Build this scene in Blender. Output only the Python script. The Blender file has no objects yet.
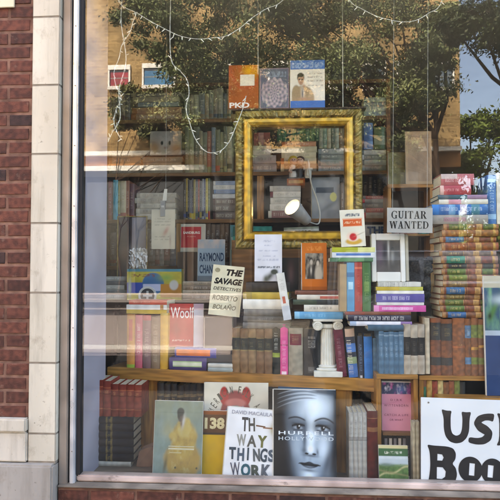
import bpy, bmesh, math, random
import numpy as np
from mathutils import Vector, Matrix
R = math.radians
random.seed(11); rng = np.random.default_rng(11)
sc = bpy.context.scene
COL = sc.collection

# ------------------------------------------------------------------ camera, sky, sun, exposure
EYE = Vector((0.0, -2.727, 1.45)); YAW, PITCH, FPX = R(4.0), R(1.8), 600.0
cam = bpy.data.objects.new('camera', bpy.data.cameras.new('camera')); COL.objects.link(cam)
cam.data.sensor_width = 36; cam.data.lens = 36*FPX/500; cam.data.clip_start = .05; cam.data.clip_end = 3000
CM = Matrix.Rotation(YAW, 3, 'Z') @ Matrix.Rotation(R(90)+PITCH, 3, 'X')
cam.location = EYE; cam.rotation_euler = CM.to_euler(); sc.camera = cam

SUN_EL, SUN_AZ = R(50), R(-28)           # azimuth measured from +Y (behind the shop) towards +X
w = bpy.data.worlds.new('World'); sc.world = w; w.use_nodes = True
nt = w.node_tree; bg = nt.nodes['Background']
sky = nt.nodes.new('ShaderNodeTexSky'); sky.sky_type = 'NISHITA'; sky.sun_disc = False
sky.sun_elevation = SUN_EL; sky.sun_rotation = SUN_AZ; sky.air_density = .8; sky.dust_density = 3; sky.ozone_density = .6
nt.links.new(sky.outputs[0], bg.inputs[0]); bg.inputs[1].default_value = .15
sd = bpy.data.lights.new('sun', 'SUN'); sd.energy = 2.5; sd.angle = R(.5); sd.color = (1, .97, .93)
so = bpy.data.objects.new('sun', sd); COL.objects.link(so)
sdir = Vector((math.sin(SUN_AZ)*math.cos(SUN_EL), math.cos(SUN_AZ)*math.cos(SUN_EL), math.sin(SUN_EL)))
so.rotation_euler = sdir.to_track_quat('Z', 'Y').to_euler(); so.location = (0, 0, 30)
sc.view_settings.view_transform = 'Standard'; sc.view_settings.look = 'None'
sc.view_settings.gamma = 1; sc.view_settings.use_curve_mapping = False; sc.view_settings.exposure = 3.75
sc.view_settings.use_white_balance = True; sc.view_settings.white_balance_temperature = 7900; sc.view_settings.white_balance_tint = 12
sc.render.engine = 'CYCLES'
cy = sc.cycles; cy.use_denoising = True; cy.max_bounces = 10; cy.diffuse_bounces = 5; cy.glossy_bounces = 4
cy.transparent_max_bounces = 16; cy.sample_clamp_indirect = 6; cy.caustics_reflective = False; cy.caustics_refractive = False

def P(px, py, Y):
    d = CM @ Vector(((px-250)/FPX, -(py-250)/FPX, -1))
    return EYE + d*((Y-EYE.y)/d.y)
def RP(px, py, d):                        # the place across the street that the pane mirrors there
    q = P(px, py, d); return Vector((q.x, -d, q.z))

# ------------------------------------------------------------------ small helpers
def L(h):
    if not isinstance(h, str): return tuple(h)
    h = h.lstrip('#'); c = [int(h[i:i+2], 16)/255 for i in (0, 2, 4)]
    return tuple(x/12.92 if x <= .04045 else ((x+.055)/1.055)**2.4 for x in c)
class MB:
    def __init__(s): s.v, s.f, s.c = [], [], []
    def face(s, idx, col): s.f.append(tuple(idx)); s.c.append(col)
    def quad(s, a, b, c, d, col):
        i = len(s.v); s.v += [a, b, c, d]; s.face((i, i+1, i+2, i+3), col)
    def box(s, x0, x1, y0, y1, z0, z1, col=(.5, .5, .5), skip=''):
        i = len(s.v)
        s.v += [(x0,y0,z0),(x1,y0,z0),(x1,y1,z0),(x0,y1,z0),(x0,y0,z1),(x1,y0,z1),(x1,y1,z1),(x0,y1,z1)]
        for k, q in (('b',(0,3,2,1)),('t',(4,5,6,7)),('f',(0,1,5,4)),('k',(2,3,7,6)),('l',(3,0,4,7)),('r',(1,2,6,5))):
            if k not in skip: s.face([i+j for j in q], col)
    def hull(s, pts8, col=(.5,.5,.5)):
        i = len(s.v); s.v += [tuple(p) for p in pts8]
        for q in ((0,3,2,1),(4,5,6,7),(0,1,5,4),(2,3,7,6),(3,0,4,7),(1,2,6,5)): s.face([i+j for j in q], col)
    def grid(s, fn, nu, nv, img, smooth=False):
        """fn(u,v)->point ; img[nv(+1)][nu(+1)]"""
        i = len(s.v)
        for b in range(nv+1):
            for a in range(nu+1): s.v.append(fn(a/nu, b/nv))
        for b in range(nv):
            for a in range(nu):
                q = (i+b*(nu+1)+a, i+b*(nu+1)+a+1, i+(b+1)*(nu+1)+a+1, i+(b+1)*(nu+1)+a)
                if smooth: s.face(q, [img[b][a], img[b][a+1], img[b+1][a+1], img[b+1][a]])
                else: s.face(q, img[b][a])
    def lathe(s, prof, n=20, col=(.5,.5,.5), c=(0,0,0)):
        i = len(s.v)
        for r, z in prof:
            for k in range(n):
                a = 2*math.pi*k/n; s.v.append((c[0]+r*math.cos(a), c[1]+r*math.sin(a), c[2]+z))
        for j in range(len(prof)-1):
            for k in range(n):
                s.face((i+j*n+k, i+j*n+(k+1)%n, i+(j+1)*n+(k+1)%n, i+(j+1)*n+k), col)
        s.face([i+k for k in range(n)][::-1], col); s.face([i+(len(prof)-1)*n+k for k in range(n)], col)
    def tube(s, pts, r, n=6, col=(.5,.5,.5)):
        pts = [Vector(p) for p in pts]; i = len(s.v)
        for j, p in enumerate(pts):
            t = (pts[min(j+1, len(pts)-1)]-pts[max(j-1, 0)]).normalized()
            a = t.orthogonal() if abs(t.y) > .95 else t.cross(Vector((0,1,0)))
            a.normalize(); b = t.cross(a); rr = r[j] if isinstance(r, (list, tuple)) else r
            for k in range(n):
                g = 2*math.pi*k/n; s.v.append(tuple(p+a*rr*math.cos(g)+b*rr*math.sin(g)))
        for j in range(len(pts)-1):
            for k in range(n): s.face((i+j*n+k, i+j*n+(k+1)%n, i+(j+1)*n+(k+1)%n, i+(j+1)*n+k), col)
        s.face([i+k for k in range(n)][::-1], col); s.face([i+(len(pts)-1)*n+k for k in range(n)], col)
    def ball(s, c, r, col=(.5,.5,.5), sx=1, sy=1, sz=1, n=14):
        s.lathe([(max(1e-4, r*sx*math.sin(math.pi*k/n)), -r*sz*math.cos(math.pi*k/n)) for k in range(n+1)], n+4, col, c)
    def build(s, name, m, parent=None, bevel=0, smooth=False):
        me = bpy.data.meshes.new(name); me.from_pydata(s.v, [], s.f)
        at = me.color_attributes.new('Col', 'FLOAT_COLOR', 'CORNER')
        out = []
        for f, c in zip(s.f, s.c):
            if len(c) == len(f) and not isinstance(c[0], (int, float, np.floating)):
                for q in c: out += [q[0], q[1], q[2], 1.]
            else: out += [c[0], c[1], c[2], 1.]*len(f)
        at.data.foreach_set('color', out)
        if smooth: me.polygons.foreach_set('use_smooth', [True]*len(me.polygons))
        me.materials.append(m)
        if bevel:
            bm = bmesh.new(); bm.from_mesh(me); bmesh.ops.remove_doubles(bm, verts=bm.verts, dist=1e-6)
            bmesh.ops.bevel(bm, geom=[e for e in bm.edges], offset=bevel, segments=2, affect='EDGES', clamp_overlap=True)
            bm.to_mesh(me); bm.free()
        o = bpy.data.objects.new(name, me); COL.objects.link(o)
        if parent: o.parent = parent
        return o
LABELS = {}
def tag(o, label, cat, group=None):
    o['label'] = label; o['category'] = cat
    if group: o['group'] = group
    LABELS.setdefault(label, []).append(o.name)
    n = len(label.split())
    if n < 4 or n > 16: print('LABEL LENGTH', n, label)
    return o
def struct(o): o['kind'] = 'structure'; return o
def stuff(o): o['kind'] = 'stuff'; return o
def empty(name, loc=(0,0,0)):
    o = bpy.data.objects.new(name, None); o.location = loc; o.empty_display_size = .05; COL.objects.link(o); return o

# ------------------------------------------------------------------ materials
def newmat(name):
    m = bpy.data.materials.new(name); m.use_nodes = True
    return m, m.node_tree, m.node_tree.nodes['Principled BSDF']
def colmat(name, rough=.6, coat=0, var=.25, scale=30, bump=0, bscale=200, spec=.5, metal=0, stretch=(1,1,1), attr=True, base=None, sub=None):
    """vertex print colour (or one base colour) broken by wear noise"""
    m, t, b = newmat(name); N, K = t.nodes.new, t.links.new
    tc = N('ShaderNodeTexCoord'); mp = N('ShaderNodeMapping'); mp.inputs['Scale'].default_value = stretch
    K(tc.outputs['Object'], mp.inputs[0])
    nz = N('ShaderNodeTexNoise'); nz.inputs['Scale'].default_value = scale; nz.inputs['Detail'].default_value = .05
    K(mp.outputs[0], nz.inputs[0])
    mr = N('ShaderNodeMapRange'); mr.inputs[1].default_value = .3; mr.inputs[2].default_value = .7
    mr.inputs[3].default_value = 1-var; mr.inputs[4].default_value = 1+var*.6
    K(nz.outputs['Fac'], mr.inputs[0])
    mx = N('ShaderNodeMix'); mx.data_type = 'RGBA'; mx.blend_type = 'MULTIPLY'; mx.inputs[0].default_value = 1
    if attr:
        a = N('ShaderNodeAttribute'); a.attribute_name = 'Col'; K(a.outputs['Color'], mx.inputs[6])
    elif sub:
        m2 = N('ShaderNodeMix'); m2.data_type = 'RGBA'; m2.inputs[6].default_value = (*L(base), 1); m2.inputs[7].default_value = (*L(sub), 1)
        n2 = N('ShaderNodeTexNoise'); n2.inputs['Scale'].default_value = scale*.3; n2.inputs['Detail'].default_value = 5; K(mp.outputs[0], n2.inputs[0])
        r2 = N('ShaderNodeMapRange'); r2.inputs[1].default_value = .35; r2.inputs[2].default_value = .65; K(n2.outputs['Fac'], r2.inputs[0]); K(r2.outputs[0], m2.inputs[0])
        K(m2.outputs[2], mx.inputs[6])
    else: mx.inputs[6].default_value = (*L(base), 1)
    K(mr.outputs[0], mx.inputs[7]); K(mx.outputs[2], b.inputs['Base Color'])
    b.inputs['Roughness'].default_value = rough; b.inputs['Coat Weight'].default_value = coat
    b.inputs['Specular IOR Level'].default_value = spec; b.inputs['Metallic'].default_value = metal
    rr = N('ShaderNodeMapRange'); rr.inputs[3].default_value = max(.02, rough-.12); rr.inputs[4].default_value = min(1, rough+.12)
    K(nz.outputs['Fac'], rr.inputs[0]); K(rr.outputs[0], b.inputs['Roughness'])
    if bump:
        n3 = N('ShaderNodeTexNoise'); n3.inputs['Scale'].default_value = bscale; n3.inputs['Detail'].default_value = 4; K(mp.outputs[0], n3.inputs[0])
        bp = N('ShaderNodeBump'); bp.inputs['Strength'].default_value = bump; bp.inputs['Distance'].default_value = .002
        K(n3.outputs['Fac'], bp.inputs['Height']); K(bp.outputs[0], b.inputs['Normal'])
    return m
MJ = colmat('printed_jacket', .42, .04, .14, 25, spec=.3)
MC = colmat('book_cloth', .85, 0, .22, 40, .5, 900, .12)
ML = colmat('leather', .5, 0, .35, 60, .6, 350, .5)
MP = colmat('page_edges', .85, 0, .22, 14, 0, stretch=(40, 1, 1))
MPL = MP
MART = colmat('printed_art', .4, .03, .08, 18, spec=.25)
MBRICK = colmat('brick_faces', .85, 0, .35, 45, .9, 160, .3)
MSTONE = colmat('glazed_stone', .45, .1, .12, 4, .25, 90, .4, stretch=(2, 2, .6))
MMORT = colmat('mortar', .95, 0, .3, 30, .8, 200, .2, attr=False, base='#826152', sub='#6a4c40')
MWOOD = colmat('varnished_pine', .42, .15, .35, 9, .2, 60, .5, stretch=(1, 9, 9), attr=False, base='#b5813e', sub='#94632c')
MWOODV = colmat('varnished_pine_upright', .42, .15, .35, 9, .2, 60, .5, stretch=(9, 9, 1), attr=False, base='#b07a38', sub='#8a5a26')
MSHELF = colmat('brown_shelf_wood', .5, .05, .3, 8, .1, 60, .4, stretch=(1, 8, 8), attr=False, base='#8a6036', sub='#63401f')
MDARK = colmat('dark_wood', .6, 0, .3, 10, .1, 60, .3, attr=False, base='#4a382a', sub='#33261c')
MALU = colmat('anodised_aluminium', .32, 0, .12, 14, 0, metal=.6, attr=False, base='#ccd0d4')
MBRONZE = colmat('bronze_paint', .4, 0, .2, 9, .1, 80, metal=.3, attr=False, base='#948a80', sub='#7d736a')
MRUB = colmat('black_gasket', .7, 0, .2, 20, attr=False, base='#1a191b')
MPINK = colmat('worn_sill_paint', .55, 0, .35, 10, .4, 60, attr=False, base='#bfaba0', sub='#a08a80')
MGREY = colmat('weathered_ledge', .8, 0, .4, 12, .5, 70, attr=False, base='#7f7466', sub='#62584c')
MLAV = colmat('lavender_wall_paint', .75, 0, .12, 5, .1, 60, attr=False, base='#a9a6b4')
MDECK = colmat('deck_boards', .6, 0, .3, 6, .2, 50, stretch=(1,6,6), attr=False, base='#7a6a5a', sub='#5e5044')
MCONC = colmat('concrete', .9, 0, .25, 3, .4, 40, .2, attr=False, base='#5f5a53', sub='#4f4b45')
MASPH = colmat('asphalt', .92, 0, .35, 2, .5, 90, .2, attr=False, base='#3a3a3b', sub='#2e2e30')
MTAN = colmat('far_brick', .9, 0, .38, 1.3, .6, 20, .2, attr=True)
MPAINT = colmat('plain_paint', .5, 0, .1, 6, attr=True)
MCEIL = colmat('room_plaster', .9, 0, .1, 3, attr=False, base='#dcd8cc')
MGILT = colmat('gilded_wood', .36, .1, .35, 35, .5, 120, metal=.25, attr=True)
MPLAST = colmat('white_plaster', .6, 0, .1, 30, .2, 100, attr=False, base='#dad7cc')
MCHROME = colmat('brushed_lamp_metal', .3, 0, .15, 30, metal=.9, attr=False, base='#c4c4c2')
MLAMP = colmat('spun_lamp_metal', .5, 0, .12, 30, metal=.1, attr=False, base='#d6d6d2')
MWIRE = colmat('pale_cable', .45, 0, .1, 30, attr=False, base='#c9c9c0')
MBULB = colmat('clear_bulb', .15, .3, .05, 30, attr=False, base='#e8e4d4')
MLEAF = colmat('leaves', .6, 0, .5, 1.2, attr=True, spec=.3)
MBARK = colmat('bark', .95, 0, .4, 6, .8, 30, .1, stretch=(3,3,1), attr=False, base='#54443a', sub='#3a2e27')
MCAR = colmat('car_paint', .25, .6, .04, 2, attr=True)
MTYRE = colmat('tyre_rubber', .85, 0, .2, 20, attr=False, base='#1c1c1d')
MSKIN = colmat('doll_paint', .4, .1, .05, 20, attr=True)
def stain(m, c, scale, lo, hi, stretch, amt):
    t = m.node_tree; N, K = t.nodes.new, t.links.new; b = t.nodes['Principled BSDF']; src = b.inputs['Base Color'].links[0].from_socket
    tc = N('ShaderNodeTexCoord'); mp = N('ShaderNodeMapping'); mp.inputs['Scale'].default_value = stretch; K(tc.outputs['Object'], mp.inputs[0])
    nz = N('ShaderNodeTexNoise'); nz.inputs['Scale'].default_value = scale; nz.inputs['Detail'].default_value = 8; nz.inputs['Roughness'].default_value = .65; K(mp.outputs[0], nz.inputs[0])
    mr = N('ShaderNodeMapRange'); mr.inputs[1].default_value = lo; mr.inputs[2].default_value = hi; mr.inputs[4].default_value = amt; K(nz.outputs['Fac'], mr.inputs[0])
    mx = N('ShaderNodeMix'); mx.data_type = 'RGBA'; mx.inputs[7].default_value = (*L(c), 1); K(mr.outputs[0], mx.inputs[0]); K(src, mx.inputs[6]); K(mx.outputs[2], b.inputs['Base Color'])
stain(MSTONE, '#5e5446', 4, .5, .8, (3, 3, .35), .6); stain(MSTONE, '#6a5a44', 14, .56, .74, (1, 1, .8), .45); stain(MSTONE, '#4c4238', 38, .66, .72, (1, 1, 1), .7)
stain(MBRICK, '#a08878', 20, .6, .8, (1, 1, 1), .5); stain(MBRICK, '#2c2220', 9, .58, .8, (1, 1, 1), .6)
stain(MALU, '#8a8378', 12, .55, .7, (1, 1, .2), .6); stain(MPINK, '#5a4c44', 16, .58, .66, (.5, 1, 1), .7); stain(MGREY, '#3c342e', 14, .55, .7, (.5, 1, 1), .7)
stain(MJ, '#efe8d8', 70, .68, .74, (1, 1, 1), .35); stain(MC, '#d0c4ac', 60, .68, .76, (1, 1, 1), .3); stain(ML, '#c89a60', 55, .64, .74, (1, 1, 1), .4)
def glassmat(name, f0, tint):
    m = bpy.data.materials.new(name); m.use_nodes = True; t = m.node_tree; t.nodes.clear(); N, K = t.nodes.new, t.links.new
    o = N('ShaderNodeOutputMaterial'); mx = N('ShaderNodeMixShader'); tr = N('ShaderNodeBsdfTransparent'); gl = N('ShaderNodeBsdfGlossy')
    tr.inputs[0].default_value = (*tint, 1); gl.inputs['Roughness'].default_value = 0.0; gl.inputs[0].default_value = (1, 1, 1, 1)
    lw = N('ShaderNodeLayerWeight'); lw.inputs[0].default_value = .5
    p = N('ShaderNodeMath'); p.operation = 'POWER'; p.inputs[1].default_value = 5; K(lw.outputs['Facing'], p.inputs[0])
    ma = N('ShaderNodeMath'); ma.operation = 'MULTIPLY_ADD'; ma.inputs[1].default_value = 1-f0; ma.inputs[2].default_value = f0; K(p.outputs[0], ma.inputs[0])
    K(ma.outputs[0], mx.inputs[0]); K(tr.outputs[0], mx.inputs[1]); K(gl.outputs[0], mx.inputs[2])
    df = N('ShaderNodeBsdfDiffuse'); df.inputs[0].default_value = (.8, .78, .74, 1); m2 = N('ShaderNodeMixShader')
    tc = N('ShaderNodeTexCoord'); mp = N('ShaderNodeMapping'); mp.inputs['Scale'].default_value = (1.2, 1, .5); K(tc.outputs['Object'], mp.inputs[0]); nz = N('ShaderNodeTexNoise'); nz.inputs['Scale'].default_value = 3.5; nz.inputs['Detail'].default_value = 9; nz.inputs['Roughness'].default_value = .7; K(mp.outputs[0], nz.inputs[0])
    mr = N('ShaderNodeMapRange'); mr.inputs[1].default_value = .35; mr.inputs[2].default_value = .75; mr.inputs[3].default_value = .001; mr.inputs[4].default_value = .010; K(nz.outputs['Fac'], mr.inputs[0]); K(mr.outputs[0], m2.inputs[0])
    K(mx.outputs[0], m2.inputs[1]); K(df.outputs[0], m2.inputs[2]); K(m2.outputs[0], o.inputs[0]); return m
MGLASS = glassmat('shop_glass', .043, (.97, .985, .975))
MPANE = colmat('dark_pane', .06, .5, .2, 2, attr=True)
def brickwork(m, sc_, amt):
    t = m.node_tree; N, K = t.nodes.new, t.links.new; b = t.nodes['Principled BSDF']; src = b.inputs['Base Color'].links[0].from_socket
    tc = N('ShaderNodeTexCoord'); sp = N('ShaderNodeSeparateXYZ'); cb = N('ShaderNodeCombineXYZ'); K(tc.outputs['Object'], sp.inputs[0]); K(sp.outputs[0], cb.inputs[0]); K(sp.outputs[2], cb.inputs[1])
    br = N('ShaderNodeTexBrick'); br.inputs['Scale'].default_value = sc_; br.inputs['Color1'].default_value = (1, 1, 1, 1); br.inputs['Color2'].default_value = (.55, .5, .45, 1); br.inputs['Mortar'].default_value = (1.1, 1.08, 1.02, 1); br.inputs['Mortar Size'].default_value = .03; K(cb.outputs[0], br.inputs['Vector'])
    mx = N('ShaderNodeMix'); mx.data_type = 'RGBA'; mx.blend_type = 'MULTIPLY'; mx.inputs[0].default_value = amt; K(src, mx.inputs[6]); K(br.outputs['Color'], mx.inputs[7]); K(mx.outputs[2], b.inputs['Base Color'])
brickwork(MTAN, 2.6, .75)
INKS = {}
def ink(h):
    if h not in INKS: INKS[h] = colmat('ink_'+h.lstrip('#'), .6, 0, .12, 80, attr=False, base=h, spec=.12)
    return INKS[h]

# ------------------------------------------------------------------ lettering
def text_mesh(s, bold=0, shear=0, spacing=1):
    cu = bpy.data.curves.new('lettering', 'FONT'); cu.body = s; cu.offset = bold; cu.shear = shear; cu.space_character = spacing
    cu.resolution_u = 3; cu.extrude = 0
    o = bpy.data.objects.new('lettering', cu); COL.objects.link(o); bpy.context.view_layer.update()
    me = bpy.data.meshes.new_from_object(o.evaluated_get(bpy.context.evaluated_depsgraph_get()))
    bpy.data.objects.remove(o); bpy.data.curves.remove(cu); return me
def poly_mesh(loops):                      # closed 2-D outlines, nested ones cut holes
    cu = bpy.data.curves.new('lettering', 'CURVE'); cu.dimensions = '2D'; cu.fill_mode = 'BOTH'
    for lp in loops:
        sp = cu.splines.new('POLY'); sp.points.add(len(lp)-1); sp.use_cyclic_u = True
        for q, (x, y) in zip(sp.points, lp): q.co = (x, y, 0, 1)
    o = bpy.data.objects.new('lettering', cu); COL.objects.link(o); bpy.context.view_layer.update()
    me = bpy.data.meshes.new_from_object(o.evaluated_get(bpy.context.evaluated_depsgraph_get()))
    bpy.data.objects.remove(o); bpy.data.curves.remove(cu); return me
def fit(me, x0, y0, x1, y1, keep=False):
    n = len(me.vertices); a = np.empty(n*3, np.float32); me.vertices.foreach_get('co', a); a = a.reshape(-1, 3)
    lo, hi = a.min(0), a.max(0); s = np.array([(x1-x0)/max(hi[0]-lo[0], 1e-6), (y1-y0)/max(hi[1]-lo[1], 1e-6)])
    a[:, 0] = x0+(a[:, 0]-lo[0])*s[0]; a[:, 1] = y0+(a[:, 1]-lo[1])*s[1]; a[:, 2] = 0
    me.vertices.foreach_set('co', a.ravel()); me.update(); return me
def letters(me, M4, m, parent, name='lettering'):
    me.materials.clear(); me.materials.append(m)
    for p in me.polygons: p.material_index = 0
    o = bpy.data.objects.new(name, me); COL.objects.link(o); o.parent = parent; o.matrix_local = M4; return o

# ------------------------------------------------------------------ books
def mixc(a, b, t): return tuple(x*(1-t)+y*t for x, y in zip(a, b))
def raster(sp, nz, nx):
    base = L(sp['base']); img = [[mixc(base, (0,0,0), random.random()*.05) for _ in range(nx)] for _ in range(nz)]
    for b in sp.get('bands', ()):
        t0, t1, c = b[:3]; c = L(c); u0, u1 = (b[3], b[4]) if len(b) > 3 else (0, 1)
        for i in range(nz):
            if t0 <= (i+.5)/nz < t1:
                for j in range(nx):
                    if u0 <= (j+.5)/nx <= u1: img[i][j] = mixc(c, (0,0,0), random.random()*.06)
    for b in sp.get('title', ()):
        t0, t1, c = b[:3]; c = L(c); u0, u1 = (b[3], b[4]) if len(b) > 3 else (.28, .74)
        i = int((t0+random.uniform(0, .06)*(t1-t0))*nz); end = (t1-random.uniform(0, .3)*(t1-t0))*nz; left = random.randint(3, 8)
        if len(b) < 4: k_ = random.uniform(.0, .1); u0, u1 = u0+k_, u1-k_
        a, bb = int(u0*nx), max(int(u0*nx)+1, int(round(u1*nx)))
        while i < end:
            if left == 0: left = random.randint(2, 8); i += 3; continue
            left -= 1; wd = random.choice((2, 2, 3, 1)); kind = random.randrange(5)
            for k in range(wd):
                if i+k >= nz: break
                for j in range(a, bb):
                    f = (j-a)/max(1, bb-a-1); on = (k == 0, k in (0, wd-1) or abs(f-.5) < .2, f < .2 or k == 0, f > .8 or f < .2 or k == wd-1, k == 0 or abs(f-.5) < .2 or f > .8)[kind]
                    if on: img[i+k][j] = mixc(img[i+k][j], c, random.uniform(.35, .7))
            i += wd+1
    return img
def make_book(name, T, Lh, W, sp, mat, front=None, hard=True, page='#cfc4a8', pxl=50, parts=True):
    b = .0026 if hard else .0008; b = min(b, T*.2); ins = .003 if hard else .0003
    nz = int(max(36, min(150, pxl*2.4))); nx = 11 if T > .012 else 7
    base = L(sp['base']); side = L(sp.get('side', sp['base'])); mb = MB()
    bul = (T*(.2 if mat is not MJ else .12) if hard else T*.03)*sp.get('bulge', 1); ys = lambda x: -bul*(1-(2*x/T)**2)
    mb.grid(lambda u, v: (-T/2+u*T, ys(-T/2+u*T), v*Lh), nx, nz, raster(sp, nz, nx))
    for k in range(nx):                    # spine ends
        xa, xb = -T/2+k*T/nx, -T/2+(k+1)*T/nx
        for z, fl in ((0, 1), (Lh, 0)):
            q = [(xa, ys(xa), z), (xb, ys(xb), z), (xb, b, z), (xa, b, z)]
            if fl: q = q[::-1]
            mb.quad(*q, base)
    mb.quad((T/2-b, b, 0), (-T/2+b, b, 0), (-T/2+b, b, Lh), (T/2-b, b, Lh), base)
    mb.box(-T/2, -T/2+b, 0, W, 0, Lh, side, 'f')
    if front is None: mb.box(T/2-b, T/2, 0, W, 0, Lh, side, 'f')
    else:
        mb.box(T/2-b, T/2, 0, W, 0, Lh, side, 'fr')
        img, nu, nv = front; mb.grid(lambda u, v: (T/2, u*W, v*Lh), nu, nv, img, True)
    o = mb.build(name, mat)
    if parts:
        pb = MB(); c = L(page); pb.box(-T/2+b+1e-4, T/2-b-1e-4, b+1e-4, W-ins, ins, Lh-ins, c); pb.build('page_block', MP, o)
    return o
GLOSS = dict(cloth=MC, jacket=MJ, leather=ML)
def S(base, *bands, t=(), **k):
    d = dict(base=base, bands=bands, title=t); d.update(k); return d
def stand(x0, y0, x1, y1, Y, sp, label, group=None, zb=None, W=None, lean=0, yaw=0, mat='cloth', hard=True, name='book', page='#cfc4a8', parts=True):
    BL, BR, TL = P(x0, y1, Y), P(x1, y1, Y), P((x0+x1)/2, y0, Y)
    T = (BR.x-BL.x)*.985; z0 = BL.z if zb is None else zb; H = TL.z-z0
    o = make_book(name, T, H, W or max(.09, H*.62), sp, GLOSS[mat], hard=hard, page=page, pxl=y1-y0, parts=parts)
    o.matrix_world = Matrix.Translation(((BL.x+BR.x)/2, Y, z0+T/2*abs(math.sin(R(lean))))) @ Matrix.Rotation(R(yaw), 4, 'Z') @ Matrix.Rotation(R(lean), 4, 'Y')
    return tag(o, label, 'book', group)
def lie(x0, y0, x1, y1, Y, sp, label, group=None, zb=None, W=None, tilt=0, yaw=0, mat='cloth', hard=True, name='book', page='#cfc4a8', z1=None, parts=True):
    xm = (x0+x1)/2
    BL, BR, TL = P(x0, y1, Y), P(x1, y1, Y), P(xm, y0, Y); z0 = BL.z if zb is None else zb
    T = max(.004, ((P(xm, y0, Y).z-P(xm, y1, Y).z) if z1 is None else z1-z0)-.001); Ln = (BR.x-BL.x)
    o = make_book(name, T, Ln, W or Ln*.66, sp, GLOSS[mat], hard=hard, page=page, pxl=x1-x0, parts=parts)
    o.matrix_world = Matrix.Translation((BL.x, Y, z0+T/2+Ln*max(0, math.sin(R(tilt))))) @ Matrix.Rotation(R(yaw), 4, 'Z') @ Matrix.Rotation(R(tilt), 4, 'Y') @ Matrix.Rotation(R(90), 4, 'Y')
    tag(o, label, 'book', group); o['top'] = z0+T+.001; return o
def pile(Y, zb, items, group, yaw=0, where=''):
    """items bottom to top: (x0, y0, x1, y1, spine, label[, extra])"""
    z = zb
    for it in items:
        ex = dict(it[6]) if len(it) > 6 else {}
        yy = ex.pop('Y', Y); T = P(it[0], it[1], yy).z-P(it[0], it[3], yy).z
        o = lie(it[0], it[1], it[2], it[3], yy, it[4], it[5], group, zb=z, z1=z+T, yaw=ex.pop('yaw', yaw), **ex)
        z = o['top']; del o['top']
    return z
FACEM = Matrix(((0,0,1,0),(1,0,0,0),(0,1,0,0),(0,0,0,1)))     # text x->book y, text y->book z, normal -> +x
SPINEM = Matrix(((0,1,0,0),(0,0,-1,0),(-1,0,0,0),(0,0,0,1)))  # reads downwards on a standing spine
LIEM = Matrix(((0,-1,0,0),(0,0,-1,0),(1,0,0,0),(0,0,0,1)))    # reads along a lying spine
def face(x0, y0, x1, y1, Y, fn, label, T=.02, zb=None, back=7, roll=0, yaw=0, texts=(), sp=None, cat='book', group=None, name='book', res=1.6, hard=True, mat=None, page='#d9d2bf'):
    BL, BR, TL = P(x0, y1, Y), P(x1, y1, Y), P((x0+x1)/2, y0, Y)
    W = BR.x-BL.x; z0 = BL.z if zb is None else zb; H = (TL.z-z0)/math.cos(R(back))
    nu, nv = max(8, int((x1-x0)*res)), max(8, int((y1-y0)*res))
    U, V = np.meshgrid(np.linspace(0, 1, nu+1), np.linspace(0, 1, nv+1)); img = np.clip(fn(U, V), 0, 1).tolist()
    sp = sp or S('#d8d4cc')
    o = make_book(name, T, H, W, sp, mat or MART, (img, nu, nv), hard, page, pxl=30)
    o.matrix_world = (Matrix.Translation((BL.x, Y+T/2, z0+T/2*math.sin(R(back))+W*max(0, math.sin(R(roll)))))
        @ Matrix.Rotation(R(yaw), 4, 'Z') @ Matrix.Rotation(R(roll), 4, 'Y') @ Matrix.Rotation(R(-back), 4, 'X') @ Matrix.Rotation(R(-90), 4, 'Z'))
    for k, tx in enumerate(texts):
        s, a, c, b, d, colr = tx[:6]; kw = tx[6] if len(tx) > 6 else {}
        rot = kw.pop('rot', 0) if kw else 0
        me = text_mesh(s, **kw) if isinstance(s, str) else poly_mesh(s)
        cx, cz = (a+b)/2*W, (c+d)/2*H
        fit(me, a*W-cx, c*H-cz, b*W-cx, d*H-cz)
        letters(me, Matrix.Translation((T/2+.0006+k*.00012, cx, cz)) @ FACEM @ Matrix.Rotation(R(rot), 4, 'Z'), ink(colr), o, 'cover_lettering')
    return tag(o, label, cat, group)
def spine_text(o, s, T, a, b, colr, lying=True, u=(-.3, .3), **kw):
    """letters between a and b metres along the spine"""
    me = fit(text_mesh(s, **kw), 0, u[0]*T, b-a, u[1]*T)
    y = -T*.2-.001
    M4 = Matrix.Translation((0, y, a if lying else b)) @ (LIEM if lying else SPINEM)
    letters(me, M4, ink(colr), o, 'spine_lettering')
# painting on covers: u to the right, v up
def can(U, c): return np.ones(U.shape+(3,))*np.array(L(c))
def lay(im, m, c): return im*(1-m[..., None])+np.array(L(c))*m[..., None]
def rect(U, V, a, c, b, d): return ((U >= a) & (U <= b) & (V >= c) & (V <= d)).astype(float)
def ell(U, V, cx, cy_, rx, ry, soft=.15):
    r = np.sqrt(((U-cx)/rx)**2+((V-cy_)/ry)**2); return np.clip((1-r)/soft+.5, 0, 1)
def gau(U, V, cx, cy_, rx, ry, ang=0):
    c, s = math.cos(ang), math.sin(ang); x, y = U-cx, V-cy_; return np.exp(-(((x*c+y*s)/rx)**2+((-x*s+y*c)/ry)**2))
def fbm(U, V, f, seed=0, o=4):
    r = np.random.default_rng(seed); out = np.zeros_like(U); a = 1; t = 0
    for _ in range(o):
        n = max(2, int(f)); g = r.random((n+2, n+2)); x, y = np.clip(U, 0, 1)*n, np.clip(V, 0, 1)*n; i, j = x.astype(int), y.astype(int); fx, fy = x-i, y-j
        fx = fx*fx*(3-2*fx); fy = fy*fy*(3-2*fy)
        out += a*((g[j, i]*(1-fx)+g[j, i+1]*fx)*(1-fy)+(g[j+1, i]*(1-fx)+g[j+1, i+1]*fx)*fy); t += a; a *= .55; f *= 2
    return out/t
def plain(c, n=.06, seed=0): return lambda U, V: can(U, c)*(1-n+2*n*fbm(U, V, 5, seed))[..., None]
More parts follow.
